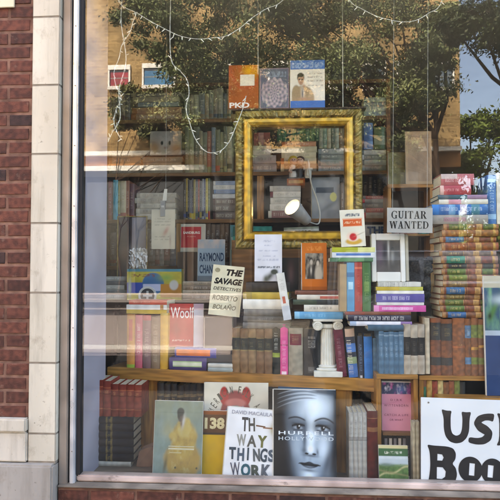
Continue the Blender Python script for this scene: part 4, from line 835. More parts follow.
# dark box behind and the white card with a frog
lie(246, 281.5, 290, 291, ben(240)+.05, S('#4a4440'), 'dark grey lying book on the mustard one', zb=zt, W=.2); zt2 = P(268, 281.5, ben(240)+.05).z+.002
def frog(U, V):
    im = can(U, '#dcdde6'); im = lay(im, gau(U, V, .55, .10, .25, .08, .5), '#4a4f48'); im = lay(im, ell(U, V, .72, .20, .13, .055, .4), '#3f453e'); im = lay(im, gau(U, V, .42, .05, .10, .08), '#52584e'); im = lay(im, gau(U, V, .82, .12, .04, .08)*.7, '#5a6058')
    for y, a, b_ in ((.84, .3, .75), (.75, .35, .65), (.63, .15, .85), (.52, .3, .75), (.44, .1, .88)): im = lay(im, rect(U, V, a, y, b_, y+.035)*np.clip(fbm(U, V, 26, int(y*99))*3-1.1, 0, .45), '#8d96b4')
    return lay(im, rect(U, V, .08, .285, .92, .325)*np.clip(fbm(U, V, 30, 7)*4-1.5, 0, .9), '#5a626c')
face(254.5, 234.5, 282, 278.5, ben(240)+.045, frog, 'white paperback with a dark frog and faint type in the middle', zb=zt2-.002, back=4, T=.018, hard=False)
face(277, 258, 300, 291, ben(260)+.10, lambda U, V: lay(can(U, '#1e1a1c'), gau(U, V, .6, .5, .12, .3)*.5, '#7a5a5c'), 'black book behind the leaning white pamphlet', zb=zt+.0, back=4, T=.03)
stand(283.6, 273, 291.6, 320.5, ben(270)-.05, S('#dcdad4', (.0, .3, '#c8ccd2'), (.35, .5, '#c86a54', .3, .6), t=((.6, .95, '#a8a49c'),), side='#e2e0da'), 'leaning white pamphlet in front of the orange photo book', zb=P(288, 320.5, ben(270)-.05).z, W=.10, lean=-9, mat='jacket', hard=False)
# from the dark green spine to the blue set
items = [(272.5, 280, 326, S('#1d2320', (.35, .44, '#8a9a3c'), t=((.5, .9, '#b8bcb4'),)), 'narrow black spine with a green emblem beside the pink one', {}),
         (280.3, 288, 324.5, S('#d8488c', (.57, .60, '#a82c64'), (.0, .06, '#f0d4e0', .2, .8), t=((.1, .9, '#f0a8cc'),)), 'hot pink spine on the low shelf', dict(mat='jacket')),
         (288.5, 303, 328, S('#9a9180', (.64, .88, '#6e2434', .1, .9), t=((.68, .84, '#b08c6c'),)), 'grey cloth book with a maroon label on the low shelf', {}),
         (303.8, 320, 329, S('#17171a', (.06, .2, '#3a3a3c', .3, .7), t=((.60, .90, '#9a9690'), (.1, .2, '#8a8680'))), 'thick black book left of the plaster column', dict(mat='jacket'))]
for x0, x1, t, s, l, k in items: stand(x0, t, x1, 380, ben(x0)+.012, s, l, G, zb=BZ, W=.17, yaw=yw, **k)
# plaster column
def column():
    Yc = ben(327)+.06; c = P(327.5, 380, Yc); px = P(328.5, 380, Yc).x-P(327.5, 380, Yc).x; root = empty('plaster_column', (c.x, Yc, BZ)); tag(root, 'white plaster Ionic column standing between black and maroon books', 'column')
    H = P(327, 318.5, Yc).z-BZ; b = MB(); b.box(-14*px, 14*px, -14*px, 14*px, 0, 5.5*px); b.build('plinth', MPLAST, root, bevel=.002)
    b = MB(); b.lathe([(12.5*px, 5.6*px), (13.2*px, 6.6*px), (13*px, 7.6*px), (10.4*px, 8.4*px), (11.2*px, 9.4*px), (10.9*px, 10.4*px), (8.6*px, 11*px)], 32); b.build('base_moulding', MPLAST, root, smooth=False)
    b = MB(); n = 72; i = 0; zs_ = [11*px+(H-21*px)*k/6 for k in range(7)]
    for k, zz_ in enumerate(zs_):
        for j in range(n):
            a = 2*math.pi*j/n; r = px*(8.3-.9*k/6)*(1-.10*max(0, math.cos(a*18))**.7 if True else 1); b.v.append((r*math.cos(a), r*math.sin(a), zz_))
    for k in range(6):
        for j in range(n): b.face((k*n+j, k*n+(j+1) % n, (k+1)*n+(j+1) % n, (k+1)*n+j), (.6, .6, .6))
    b.build('shaft', MPLAST, root)
    b = MB(); zc = H-6.5*px
    b.lathe([(7.4*px, H-10.2*px), (9*px, H-8.5*px), (9*px, H-5*px)], 28)
    for s in (-1, 1):
        for y in (-1,):
            cyl = MB(); i = len(b.v); nn = 22
            for yy in (-10.5*px, 10.5*px):
                for j in range(nn): a = 2*math.pi*j/nn; b.v.append((s*10*px+4.9*px*math.cos(a), yy, zc+4.6*px*math.sin(a)))
            for j in range(nn): b.face((i+j, i+(j+1) % nn, i+nn+(j+1) % nn, i+nn+j), (.6, .6, .6))
            b.face([i+j for j in range(nn)][::-1], (.6, .6, .6)); b.face([i+nn+j for j in range(nn)], (.6, .6, .6))
            for rr in (3.6, 1.8):
                pts = [(s*10*px+rr*px*math.cos(a/10*2*math.pi), -10.7*px, zc+rr*px*.94*math.sin(a/10*2*math.pi)) for a in range(11)]; b.tube(pts, .5*px, 5, (.6, .6, .6))
    b.build('capital', MPLAST, root)
    b = MB(); b.box(-14.4*px, 14.4*px, -11*px, 11*px, H-2.2*px, H); b.build('abacus', MPLAST, root, bevel=.0015)
    return BZ+H
CT = column()
items = [(337.5, 347, 330, S('#6e2f3c', t=((.2, .9, '#98707a'),)), 'maroon cloth book leaning against the plaster column', dict(lean=-5)),
         (349, 358.5, 329, S('#b8a890', (.0, .28, '#3f6fb0'), (.28, .42, '#8a9a74'), (.42, .52, '#2a3040'), (.52, .7, '#4a7cc0'), (.7, .84, '#303240'), (.84, 1, '#c8a894'), t=((.05, .95, '#e4dcc8', .1, .5),)), 'marbled floral spine leaning beside the bright blue one', dict(lean=-5, mat='jacket')),
         (359, 364, 336, S('#28364c', (.0, .06, '#c8ccd4', .3, .7), t=((.15, .85, '#7a90b0'),)), 'thin navy spine left of the bright blue book', dict(lean=-2, mat='jacket')),
         (364.5, 373, 336.5, S('#1c76c4', t=((.3, .7, '#1560a8'),)), 'bright blue spine left of the grey blue set', dict(lean=-1, mat='jacket'))]
for x0, x1, t, s, l, k in items: stand(x0, t, x1, 383, ben(x0)+.012, s, l, G, zb=BZ, W=.17, yaw=yw, **k)
stand(373, 338, 379, 380, ben(372)+.02, S('#4f7088'), 'grey blue spine half hidden at the right shelf end', G, zb=BZ, W=.14)
row(379, 404, [331, 332, 331.5, 332, 331.5], 376, .19, [S(c, (.9, .93, '#7f97a8'), t=((.4, .85, '#86a0b2'),)) for c in ('#54748c', '#507088', '#587890', '#4e6e86', '#55758d')], '{} slim grey blue volume from the left on the crate', 'slim grey blue set', zb=CZ, W=.16)
row(404, 425, [324, 325, 324.5], 376, .19, [S(c, (.38, .74, '#2a2826'), t=((.45, .68, '#5c564c'),)) for c in ('#b3a594', '#b8aa98', '#ae9f8e')], '{} cream volume with a black label from the left', 'cream volumes with black labels', zb=CZ, W=.16)
stand(425.4, 318, 430, 376, .2, S('#c8b8a0'), 'thin cream spine between cream set and brown leather', zb=CZ, W=.14)
zb_ = P(387, 331, .19).z+.001
lie(368, 325.2, 403.5, 331, .185, S('#3f5a6c', side='#4a6678'), 'dark slate book lying on the slim grey blue set', zb=zb_, W=.15)
# big brown leather row
BL_ = ['#7a4224', '#74401f', '#8a4f28', '#7c4824', '#86502c', '#7a4a28']
row(430.5, 486, [318, 319, 318, 318.5, 318, 319], 377, .21, [S(BL_[0], (.62, .92, '#2b2622'), (.18, .32, '#2b2622'), t=((.7, .85, '#8a7444'),)), S(BL_[1], (.62, .92, '#2b2622'), (.18, .32, '#2b2622'), t=((.7, .85, '#8a7444'),)),
    S(BL_[2], (.48, .52, '#a8582c'), t=((.5, .54, '#b88a4c'),)), S(BL_[3], (.66, .88, '#4f7494'), (.2, .32, '#4f7494'), t=((.7, .84, '#a8b4b0'),)), S(BL_[4], (.66, .88, '#6f7a34'), (.2, .32, '#6f7a34'), (.45, .5, '#c08a3c')), S(BL_[5], (.66, .9, '#7a8034'), (.2, .32, '#68702e'), (.5, .54, '#c08a3c'))],
    ['brown leather volume with black labels beside the cream spine', 'second brown leather volume with black labels', 'wide plain brown leather volume on the crate row', 'brown leather volume with sky blue labels on the crate row', 'brown leather volume with olive labels on the crate row', 'last brown leather volume with olive labels beside the blue book'], 'brown leather row on the crates', zb=CZ2, widths=[10.5, 11, 12, 6, 7, 7], W=.17, mat='leather')
zl = P(460, 318, .21).z+.001
lv0 = [('#7d4a28', '#2f5a86', 6.2), ('#7a4626', '#58702c', 6.2), ('#84502c', '#6a7428', 6.0), ('#86563a', '#7a6430', 5.2), ('#7c4a26', '#35648c', 7.2), ('#8a5a40', '#9a7a50', 6.4), ('#7c4c2a', '#6e7a2c', 6.0), ('#804e2a', '#5c7028', 6.0), ('#6a4230', '#3a3a34', 5.2), ('#8a6a58', '#2a7a60', 7.4), ('#8c7264', '#7c6a5c', 5), ('#8a4a22', '#a8561e', 8.5), ('#86481f', '#3a688c', 6), ('#8f5426', '#a86a2a', 6.5), ('#7a5a34', '#6a742c', 6)]
lv = [(mixc(L(c), L('#8a3a22'), (i*37 % 10)/16), mixc(L(l), mixc(L(l), (0, 0, 0), .3), (i % 3)/2), h) for i, (c, l, h) in enumerate(lv0)]
y = 318; its = []
for i, (c, l, h) in enumerate(lv):
    xo = random.uniform(-2, 3); cr = mixc(L(c), L('#c89a54'), .55)
    s = S(c, (.0, .06, '#a87848'), (.10, .43, l), (.425, .435, cr), (.44, .60, c), (.60, .70, mixc(L(c), L('#d8a860'), .7)), (.72, .90, l if i % 3 else '#7a3a28'), (.905, .94, '#b88a3c'), (.47, .475, cr), (.95, .955, cr), t=((.16, .38, '#c8a868'), (.62, .68, '#6a3c1c')))
    lab = ORD[14-i]+' leather volume from the top of the tall brown stack' if i not in (9,) else 'leather volume with the emerald label in the tall brown stack'
    its.append((440.5+xo, y-h, 497+xo*.6, y, s, lab, dict(mat='leather', W=.2, Y=.205+random.uniform(0, .012), yaw=random.uniform(-2.2, 1.5)))); y -= h
zl = pile(.21, zl, its, 'tall stack of brown leather volumes')
# pile above the leather stack
its = [(432.5, 218, 488, 227.2, S('#9a948c', (.2, .6, '#a87f88', .3, .7), t=((.1, .9, '#6f6a6a'),)), 'pale grey lying book just above the leather stack', {}), (432, 207.5, 488, 218, S('#2f6aa8', (.0, .12, '#2a7cc4'), (.30, .42, '#5f9ac4'), (.5, .62, '#c4b8c8'), (.7, .85, '#4a8494'), t=((.15, .95, '#c8d8e4'),)), 'thick blue lying book with mixed pale lettering at the right', {}),
       (439, 202.5, 488, 207.5, S('#d8d2c4', (.2, .45, '#d89aa4')), 'cream lying book on the thick blue one', {}), (438, 198, 487, 202.5, S('#3a5a64', (.6, 1, '#9a7a94')), 'teal lying book under the red ones', {}), (440, 188.5, 471, 198, S('#b04850', (.0, .12, '#d8b0a8'), t=((.1, .8, '#e8b0b0'),)), 'lower red lying book in the right hand pile', {}), (441, 177, 474, 188.5, S('#b8686c', (.0, .5, '#c8b0a8', 0, .45), t=((.1, .9, '#e8c4c0'),)), 'upper red lying book topping the right hand pile', {})]
z = zl
for it in its:
    T = P(it[0], it[1], .22).z-P(it[0], it[3], .22).z; o = lie(it[0], it[1], it[2], it[3], .22, it[4], it[5], 'coloured pile on the leather stack', zb=z, z1=z+T, mat='jacket', W=.17); z = o['top']; del o['top']
stand(487.5, 175, 496.5, 227, .235, S('#2f6aa8', (.1, .2, '#8ab4d4'), (.85, .92, '#8ab4d4'), t=((.25, .8, '#a8c8e0'),)), 'tall blue spine standing on the leather stack', zb=zl, W=.15, mat='jacket')
stand(497, 173, 506, 227, .235, S('#d8d4c8', t=((.1, .9, '#5a564c'),)), 'white spine with black type standing at the right edge', zb=zl, W=.15, mat='jacket')
def frogbook(U, V):
    im = can(U, '#1f3a66'); im = lay(im, (V > .52).astype(float), '#31506a'); im = lay(im, rect(U, V, 0, .5, 1, .54), '#a8b4c0'); n = fbm(U, V, 7, 41); im = lay(im, np.clip(n-.45, 0, 1)*3*rect(U, V, 0, .54, 1, .9), '#6a9a78'); im = lay(im, gau(U, V, .2, .70, .16, .05, .6), '#4f7a3c'); im = lay(im, gau(U, V, .12, .66, .05, .03), '#20301c'); im = lay(im, gau(U, V, .5, .80, .3, .04), '#c4d0d8'); im = lay(im, rect(U, V, 0, .90, 1, 1), '#b8b09c'); return im
face(487, 276, 530, 396, .16, frogbook, 'tall navy book with a green creature picture leaning at the right edge', zb=P(500, 396, .16).z, back=3, T=.02)
b = MB(); q0, q1 = P(437, 399.5, .14), P(540, 399.5, .14); zz = P(500, 396, .16).z; b.box(q0.x, q1.x, .11, .195, zz-.022, zz-.0005); b.box(q0.x+.02, q0.x+.05, .13, .19, DECKZ, zz-.0225); b.box(q1.x-.05, q1.x-.02, .13, .19, DECKZ, zz-.0225)
tag(b.build('wooden_rack', MWOOD, bevel=.002), 'pale wooden plank rack behind the top of the painted sign', 'rack')
row(421.5, 466, [380, 380, 381, 380, 382, 381, 380, 382], 440, .215, [S('#7a4526', (.5, .9, '#2f6a4c', .1, .9)), S('#b08a4c'), S('#8a3a28'), S('#c0a870'), S('#7a4a28', (.4, .8, '#2f5a58', .1, .9)), S('#8a4c2c'), S('#6f7434', (.2, .5, '#a8842c')), S('#1c1a1a')], '{} old spine from the left inside the crate above the sign', 'old spines in the sign crate', zb=DECKZ+.15, W=.16, mat='leather')
b = MB(); q0, q1 = P(421.2, 440, .21), P(480, 440, .21); b.box(q0.x, q1.x, .212, .45, DECKZ, DECKZ+.1495); tag(b.build('crate_riser', MDARK), 'dark riser inside the crate behind the sign', 'riser')
# ------------------------------------------------------------------ stacks above the row, centre and right
Yc = ben(310)+.0
z = CT+.0005
its = [(294.5, 311, 343, 318.2, S('#5aa4d0', (.0, .1, '#86c4e4'), t=((.2, .8, '#9ad0ea'),)), 'light blue book lying across the column capital', {}), (304, 304, 342, 311, S('#dcd8cc', t=((.1, .85, '#6a665c'),)), 'white lying book with grey type above the light blue one', {}), (293, 299, 341, 304, S('#3f4f40', (.5, 1, '#343a3a')), 'dark green thin book in the stack on the column', dict(tilt=0)), (297, 294, 343, 299, S('#dcd4c8', (.5, .9, '#c86a5c', .3, .8)), 'white and red thin book in the stack on the column', {}), (295, 290, 341, 294, S('#7a4a3c'), 'brown thin book topping the stack on the column', {})]
for it in its:
    yy = Yc+.01; T = P(it[0], it[1], yy).z-P(it[0], it[3], yy).z; o = lie(it[0], it[1], it[2], it[3], yy, it[4], it[5], 'stack lying on the column', zb=z, z1=z+T, mat='jacket', W=.16); z = o['top']; del o['top']
def orange(U, V):
    im = can(U, '#c86a1c'); m = rect(U, V, .14, .24, .86, .78); n = fbm(U, V, 8, 44); g = np.clip((n-.3)*2, 0, 1)
    ph = can(U, '#2c2824')*(1-g[..., None])+np.array(L('#b0a898'))*g[..., None]; ph = lay(ph, ell(U, V, .37, .34, .14, .20, .5), '#3c3834'); ph = lay(ph, ell(U, V, .67, .32, .15, .20, .5), '#c0b8aa'); ph = lay(ph, gau(U, V, .37, .42, .03, .08), '#d8d2c6'); ph = lay(ph, ell(U, V, .37, .63, .075, .06, .5), '#2a2622'); ph = lay(ph, ell(U, V, .38, .59, .055, .055, .6), '#c4bbae'); ph = lay(ph, ell(U, V, .65, .60, .085, .07, .5), '#3a342f'); ph = lay(ph, ell(U, V, .64, .565, .055, .055, .6), '#cfc6b8')
    im = im*(1-m[..., None])+ph*m[..., None]; im = lay(im, rect(U, V, .2, .83, .8, .93)*np.clip(fbm(U, V, 20, 3)*3-1.2, 0, .5), '#e89a4c'); return lay(im, rect(U, V, .0, .0, 1, .07)*.5, '#7a3c10')
face(302, 243, 327, 290, Yc+.05, orange, 'orange book with a grey photograph of two people on the column stack', zb=z, back=4, T=.02)
# right centre
z = P(380, 331.5, .19).z
Yr = .215
zz = P(380, 326, Yr).z
its = [(350, 321.5, 412, 326.2, S('#e0dce2', (.82, 1, '#8a6a9a'), (.0, .1, '#a8b8d0')), 'white lying book with a purple end below the titled one', {}), (348, 315.2, 411, 321.5, S('#2c2a3c', t=((.08, .92, '#e0dcd8', .2, .8),)), 'dark lying book with bold white type under the bright stacks', {}), (345, 311.8, 411, 315.2, S('#7a4a34', (.0, .3, '#8a4030')), 'brown lying book under the upright colour set', {})]
z = zz
for it in its:
    T = P(it[0], it[1], Yr).z-P(it[0], it[3], Yr).z; o = lie(it[0], it[1], it[2], it[3], Yr, it[4], it[5], 'wide lying books over the blue set', zb=z, z1=z+T, mat='jacket', W=.17); z = o['top']; del o['top']
ZR = z
up = [(340, 346.8, 264, S('#a88a60'), 'tan upright book left of the sky blue one'), (347, 354.6, 262.5, S('#4a90b8', (.7, .8, '#2c6a94'), (.45, .6, '#a8d0e0', .2, .8)), 'sky blue upright book between tan and red ones'), (354.8, 362.4, 262, S('#a83a30', (.86, .9, '#d86a4c'), t=((.2, .8, '#c86a54'),)), 'red upright book between blue and green ones'), (362.6, 371, 262, S('#3f6a38', (.4, .6, '#6a8c4c', .2, .8), t=((.2, .9, '#8aa46a'),)), 'green upright book right of the red one')]
for x0, x1, t, s, l in up: stand(x0, t, x1, 312, Yr+.006, s, l, 'four upright colour books', zb=ZR, W=.15, mat='jacket')
z = P(355, 262, Yr).z+.002
its = [(330, 258, 373, 262, S('#3a6a44', (.2, .8, '#5a8c5c')), 'green thin book lying on the upright colour set', {}), (332, 252.5, 375, 258, S('#d4d8dc', (.1, .9, '#4a74b4', .2, .6)), 'white and blue thin book under the lime one', {}), (332, 247.6, 375, 252.5, S('#b0b434', (.6, 1, '#d4d48c')), 'lime green thin book beneath the strawberry cover', {})]
for it in its:
    T = P(it[0], it[1], Yr).z-P(it[0], it[3], Yr).z; o = lie(it[0], it[1], it[2], it[3], Yr-.004, it[4], it[5], 'thin books on the upright colour set', zb=z, z1=z+T, mat='jacket', W=.15, hard=False); z = o['top']; del o['top']
def straw(U, V):
    im = can(U, '#dcd6c4'); im = lay(im, rect(U, V, .12, .56, .88, .74), '#d05a28'); im = lay(im, rect(U, V, .08, .54, .92, .56)+rect(U, V, .08, .74, .92, .76), '#e4a484'); im = lay(im, rect(U, V, .2, .82, .8, .89)*np.clip(fbm(U, V, 20, 8)*4-1.5, 0, .9), '#4a5464')
    im = lay(im, ell(U, V, .52, .14, .34, .09, .3), '#c89a3c'); im = lay(im, ell(U, V, .5, .27, .27, .13, .3), '#e4c8b4'); im = lay(im, ell(U, V, .5, .26, .15, .10, .3), '#c0242a'); im = lay(im, rect(U, V, .16, .62, .84, .68)*np.clip(fbm(U, V, 24, 9)*4-1.5, 0, .8), '#f0c8a4'); return lay(im, gau(U, V, .78, .33, .2, .012, .25), '#a89a84')
face(341.5, 210, 366, 249, Yr-.002, straw, 'cream booklet with a strawberry dessert and orange title band', zb=z, back=4, roll=-2.5, T=.01, hard=False)
its = [(410, 316.5, 428, 321.5, S('#1a1a1e'), 'short black book under the bright lying stack', {})]
z = ZR
its = [(374, 306, 426, 312.4, S('#d0569c', (.0, .1, '#e48cc0'), (.15, .75, '#e8a0cc', .3, .7), t=((.2, .7, '#f4dcec'),)), 'pink lying book at the bottom of the bright stack', {}), (377, 303, 424, 306, S('#d8d4d0'), 'thin white book between pink and purple ones', {}), (376, 294.6, 424.5, 303, S('#5a5296', t=((.1, .9, '#d8d4e8'),)), 'purple lying book with white type in the bright stack', {}), (377, 291.4, 424, 294.6, S('#e4e0d8'), 'thin white book between purple and yellow ones', {}), (376, 287.5, 423, 291.4, S('#c4a83a', (.5, 1, '#b8b450')), 'yellow lying book in the bright stack', {}), (378, 282.6, 421, 287.5, S('#d0cec6', t=((.0, 1, '#6a6862', .0, 1),)), 'striped pale book topping the bright stack', {})]
for it in its:
    T = P(it[0], it[1], Yr).z-P(it[0], it[3], Yr).z; o = lie(it[0], it[1], it[2], it[3], Yr, it[4], it[5], 'bright lying stack', zb=z, z1=z+T, mat='jacket', W=.17, hard=False); z = o['top']; del o['top']
# framed photograph
def photo_frame():
    Y = Yr+.02; q0, q1 = P(372, 284, Y), P(405.5, 234, Y); w_, h = q1.x-q0.x, P(390, 233, Y).z-z
    root = empty('white_photo_frame', (q0.x, Y, z)); tag(root, 'chunky white frame holding a grey photograph, on the bright stack', 'photo frame'); root.rotation_euler = (R(-5), 0, R(0))
    b = MB(); d = .05; t0 = .17*w_
    b.box(0, w_*.14, 0, d, 0, h, L('#dedcd6')); b.box(w_*.86, w_, 0, d, 0, h, L('#dedcd6')); b.box(w_*.141, w_*.859, 0, d, h*.86, h, L('#dedcd6')); b.box(w_*.141, w_*.859, 0, d, 0, h*.2, L('#dedcd6')); b.build('frame_body', MPAINT, root, bevel=.003)
    b = MB(); b.box(w_+.0005, w_+.018, .006, d+.02, .004, h-.004, L('#aaa493')); b.build('side_depth', MPAINT, root, bevel=.003)
    U, V = np.meshgrid(np.linspace(0, 1, 41), np.linspace(0, 1, 55)); n = fbm(U, V, 6, 77); im = can(U, '#57524f')*(.5+.9*n)[..., None]; im = lay(im, gau(U, V, .15, .6, .18, .4)*.7, '#6a5064'); im = lay(im, gau(U, V, .36, .6, .09, .3), '#2c2830'); im = lay(im, gau(U, V, .52, .7, .04, .35), '#b4b2ae'); im = lay(im, gau(U, V, .76, .5, .16, .4)*.7, '#4a4a48'); im = lay(im, ell(U, V, .68, .72, .06, .07), '#2f2f30'); im = lay(im, gau(U, V, .68, .5, .07, .18), '#8a8884')
    b = MB(); im = np.clip(im, 0, 1).tolist(); b.grid(lambda u, v: (w_*.142+u*w_*.716, .006, h*.201+v*h*.658), 40, 54, im, True); b.build('photograph', MART, root)
photo_frame()
# guitar wanted
def serif(word):
    loops = {}
    T_, t_ = .20, .075
    def stem(x, w=T_, z0=0, z1=1, sf=1): 
        s = .07; r = [(x, z0), (x+w, z0), (x+w, z1), (x, z1)]; return [(x-s*sf, z0), (x+w+s*sf, z0), (x+w+s*sf, z0+.05), (x+w, z0+.09), (x+w, z1-.09), (x+w+s*sf, z1-.05), (x+w+s*sf, z1), (x-s*sf, z1), (x-s*sf, z1-.05), (x, z1-.09), (x, z0+.09), (x-s*sf, z0+.05)]
    def arcp(cx, cy_, rx, ry, a0, a1, wfun, n=24):
        o_, i_ = [], []
        for k in range(n+1):
            a = R(a0+(a1-a0)*k/n); w_ = wfun(a); o_.append((cx+rx*math.cos(a), cy_+ry*math.sin(a))); i_.append((cx+(rx-w_)*math.cos(a), cy_+(ry-t_)*math.sin(a)))
        return o_+i_[::-1]
    wf = lambda a: t_+(T_-t_)*abs(math.cos(a))**1.2
    def diag(x0, x1, w, z0=0, z1=1): return [(x0, z0), (x0+w, z0), (x1+w, z1), (x1, z1)]
    def bar(x0, x1, z0, z1): return [(x0, z0), (x1, z0), (x1, z1), (x0, z1)]
    D = {'I': (.36, [stem(.08)]), 'U': (.86, [[(.0, 1), (.38, 1), (.38, .95), (.29, .9), (.29, .3), (.34, .14), (.46, .08), (.58, .14), (.64, .3), (.64, .9), (.55, .95), (.55, 1), (.84, 1), (.84, .95), (.73, .9), (.73, .28), (.64, .06), (.46, -.02), (.22, .04), (.10, .26), (.10, .9), (.0, .95)]]),
         'T': (.8, [stem(.3), bar(.02, .78, .93, 1), bar(.02, .09, .72, .929), bar(.71, .78, .72, .929)]), 'A': (.88, [diag(.56, .34, .22), diag(.10, .40, .08), bar(.2, .6, .3, .37), bar(.0, .3, 0, .06), bar(.46, .9, 0, .06)]),
         'R': (.88, [stem(.08), arcp(.38, .745, .34, .255, -90, 90, wf), diag(.6, .34, .22, 0, .5), bar(.56, .9, 0, .06)]), 'G': (.9, [arcp(.48, .5, .46, .52, 40, 320, wf), stem(.62, .18, 0.02, .45, .8), bar(.78, .84, .68, 1)]),
         'W': (1.2, [diag(.30, .08, .2), diag(.34, .56, .08), diag(.80, .58, .2), diag(.84, 1.06, .08), bar(-.02, .36, .94, 1), bar(.92, 1.22, .94, 1)]), 'N': (.95, [stem(.1, .08), diag(.62, .10, .22), stem(.74, .08), bar(-.02, .2, .94, 1)]),
         'E': (.78, [stem(.08), bar(.28, .7, .93, 1), bar(.28, .7, 0, .07), bar(.28, .54, .48, .55), bar(.64, .70, .74, .929), bar(.64, .70, .071, .27)]), 'D': (.92, [stem(.08), arcp(.34, .5, .52, .5, -90, 90, wf)])}
    x = 0; lay_ = [[], [], [], [], [], []]
    for ch in word:
        wd, ps = D[ch]
        for k, p in enumerate(ps): lay_[k].append([(a+x, b_) for a, b_ in p])
        x += wd+.10
    return lay_, x-.1
def guitar():
    Y = .20; q0, q1 = P(387, 232, Y), P(432.5, 232, Y); w_ = q1.x-q0.x; z0 = P(410, 232.5, Y).z; h = P(410, 207.5, Y).z-z0
    b = MB(); b.box(0, w_, 0, .002, 0, h, L('#a9a8a4')); o = b.build('guitar_wanted_notice', MPAINT); tag(o, 'grey card notice lettered GUITAR WANTED hung on a thread', 'notice')
    o.matrix_world = Matrix.Translation((q0.x, Y, z0)) @ Matrix.Rotation(R(.8), 4, 'Y')
    for wd, a, b_, c, d in (('GUITAR', .09, .57, .87, .87), ('WANTED', .05, .17, .92, .46)):
        ls, tot = serif(wd)
        for k, lp in enumerate(ls):
            if not lp: continue
            lp = [[(w_*(a+(c-a)*x/tot), h*(b_+(d-b_)*zz)) for x, zz in p] for p in lp]
            letters(poly_mesh(lp), Matrix.Translation((0, -.0006-.00015*k, 0)) @ Matrix.Rotation(R(90), 4, 'X'), ink('#1f1e1e'), o, 'notice_lettering')
    for u in (.12, .88):
        b = MB(); b.tube([(w_*u, .001, h*.97), (w_*u, .001, 3.298-z0)], .0006, 4); b.build('thread', MWIRE, o)
guitar()
# ------------------------------------------------------------------ back table displays
TY = .84
def tz(): return TZ
lo = [(103, 126, ['#c4c0b8', '#8a8680', '#b8b0a4', '#6a6664', '#a8a49c']), (183, 236, ['#a89a88', '#c4b8a4', '#8a7a68', '#b4a894'])]
for k, (x0, x1, cs) in enumerate(lo):
    z = TZ; 
    for i, c in enumerate(cs):
        h = [5.2, 4.4, 4.8, 4, 4.6][i]; a, b_ = x0+random.uniform(-1, 1.5), x1+random.uniform(-2, 1.5)
        T = P(a, 290, TY).z-P(a, 290+h, TY).z
        o = lie(a, 285, b_, 290, TY, S(c, t=((.15, .8, '#5a5650' if i % 2 else '#e0dcd0'),)), ('%s pale lying book from the bottom at the left of the toy bus box' if k == 0 else '%s tan lying book from the bottom right of the toy bus box') % ORD[i], ('pale stack left of the bus box', 'tan stack right of the bus box')[k], zb=z, z1=z+T, mat='jacket', W=.16); z = o['top']; del o['top']
        if k == 1: ZTAN = z
# printed tin box with a bus picture
def tin():
    Y = TY-.04; q0, q1 = P(127, 290, Y), P(181.5, 290, Y); zt, zb0 = P(155, 269, Y).z, TZ; w_, h = q1.x-q0.x, P(155, 269, Y).z-TZ
    U, V = np.meshgrid(np.linspace(0, 1, 91), np.linspace(0, 1, 41)); im = can(U, '#c2b03c'); n = fbm(U, V, 10, 55); im = im*(.75+.5*n)[..., None]
    im = lay(im, rect(U, V, .0, .22, .34, .56), '#2c4fa8'); im = lay(im, ell(U, V, .48, .52, .20, .36, .1), '#2a6a9a'); im = lay(im, rect(U, V, .3, .28, .62, .50), '#c4c8e0'); im = lay(im, rect(U, V, .62, .1, 1, .5), '#d08a2c'); im = lay(im, ell(U, V, .86, .48, .08, .16, .3), '#d8d4cc'); im = lay(im, gau(U, V, .72, .72, .14, .12), '#8aa84c')
    im = lay(im, rect(U, V, 0, .92, 1, 1), '#3f8a9a'); im = lay(im, rect(U, V, .08, .74, .5, .84)*np.clip(fbm(U, V, 30, 3)*4-1.5, 0, .9), '#7a3a24'); im = lay(im, gau(U, V, .05, .4, .03, .3), '#e0dcc4')
    b = MB(); im = np.clip(im, 0, 1).tolist(); b.grid(lambda u, v: (u*w_, 0, v*h), 90, 40, im, True); b.box(0, w_, .0002, .07, 0, h, L('#a8963a'), 'f'); o = b.build('tin_box', MART)
    tag(o, 'yellow and blue picture box with a little bus on the back table', 'box'); o.location = (q0.x, Y, TZ)
    m = MB(); r = h*.30; m.lathe([(r*.78, 0), (r*.78, .004), (r, .004), (r, 0)], 28, L('#e0ddd4')); m.lathe([(r*.77, .0), (r*.77, .0015)], 24, L('#3a3a3c')); 
    m.box(-r*.5, r*.5, -r*.12, r*.12, .0016, .003, L('#d8d4cc')); m.box(-r*.12, r*.12, -r*.5, r*.5, .0017, .0031, L('#d8d4cc'))
    e = m.build('round_emblem', MPAINT, o); e.matrix_local = Matrix.Translation((w_*.38, -.0008, h*.14)) @ Matrix.Rotation(R(90), 4, 'X')
tin()
# raymond chandler, red book, white leaflet on a clip
face(197.5, 239.5, 224.5, 267, TY+.012, lambda U, V: lay(lay(can(U, '#8fa8b8'), (V > .78)*np.clip(fbm(U, V, 6, 4)*2-.5, 0, .9), '#c0b2a8'), rect(U, V, 0, 0, 1, .12)*.7, '#3c4a58'), 'pale blue book lettered RAYMOND CHANDLER on the tan stack', zb=ZTAN, back=4, T=.02,
     texts=[('RAYMOND', .07, .47, .97, .68, '#22405c', dict(bold=.03)), ('CHANDLER', .07, .18, .97, .39, '#22405c', dict(bold=.03))])
def redb(U, V):
    im = can(U, '#b9b4a4'); return lay(im, rect(U, V, .02, .14, .84, .90), '#b3202c')
b = MB(); q0, q1 = P(178, 252, TY+.11), P(206, 252, TY+.11); zr = P(192, 252, TY+.11).z; b.box(q0.x, q1.x, TY+.09, TY+.2, TZ, zr-.0005); tag(b.build('display_block', MDARK), 'dark block under the small red book', 'block')
face(180.5, 224, 205, 252, TY+.10, redb, 'red square book with a small white title beside the clipped leaflet', zb=zr, back=4, T=.02, texts=[('SANDBURG', .1, .64, .78, .73, '#ecdcd4', dict(bold=.03)), ('POEMS', .26, .52, .62, .57, '#d8948c')])
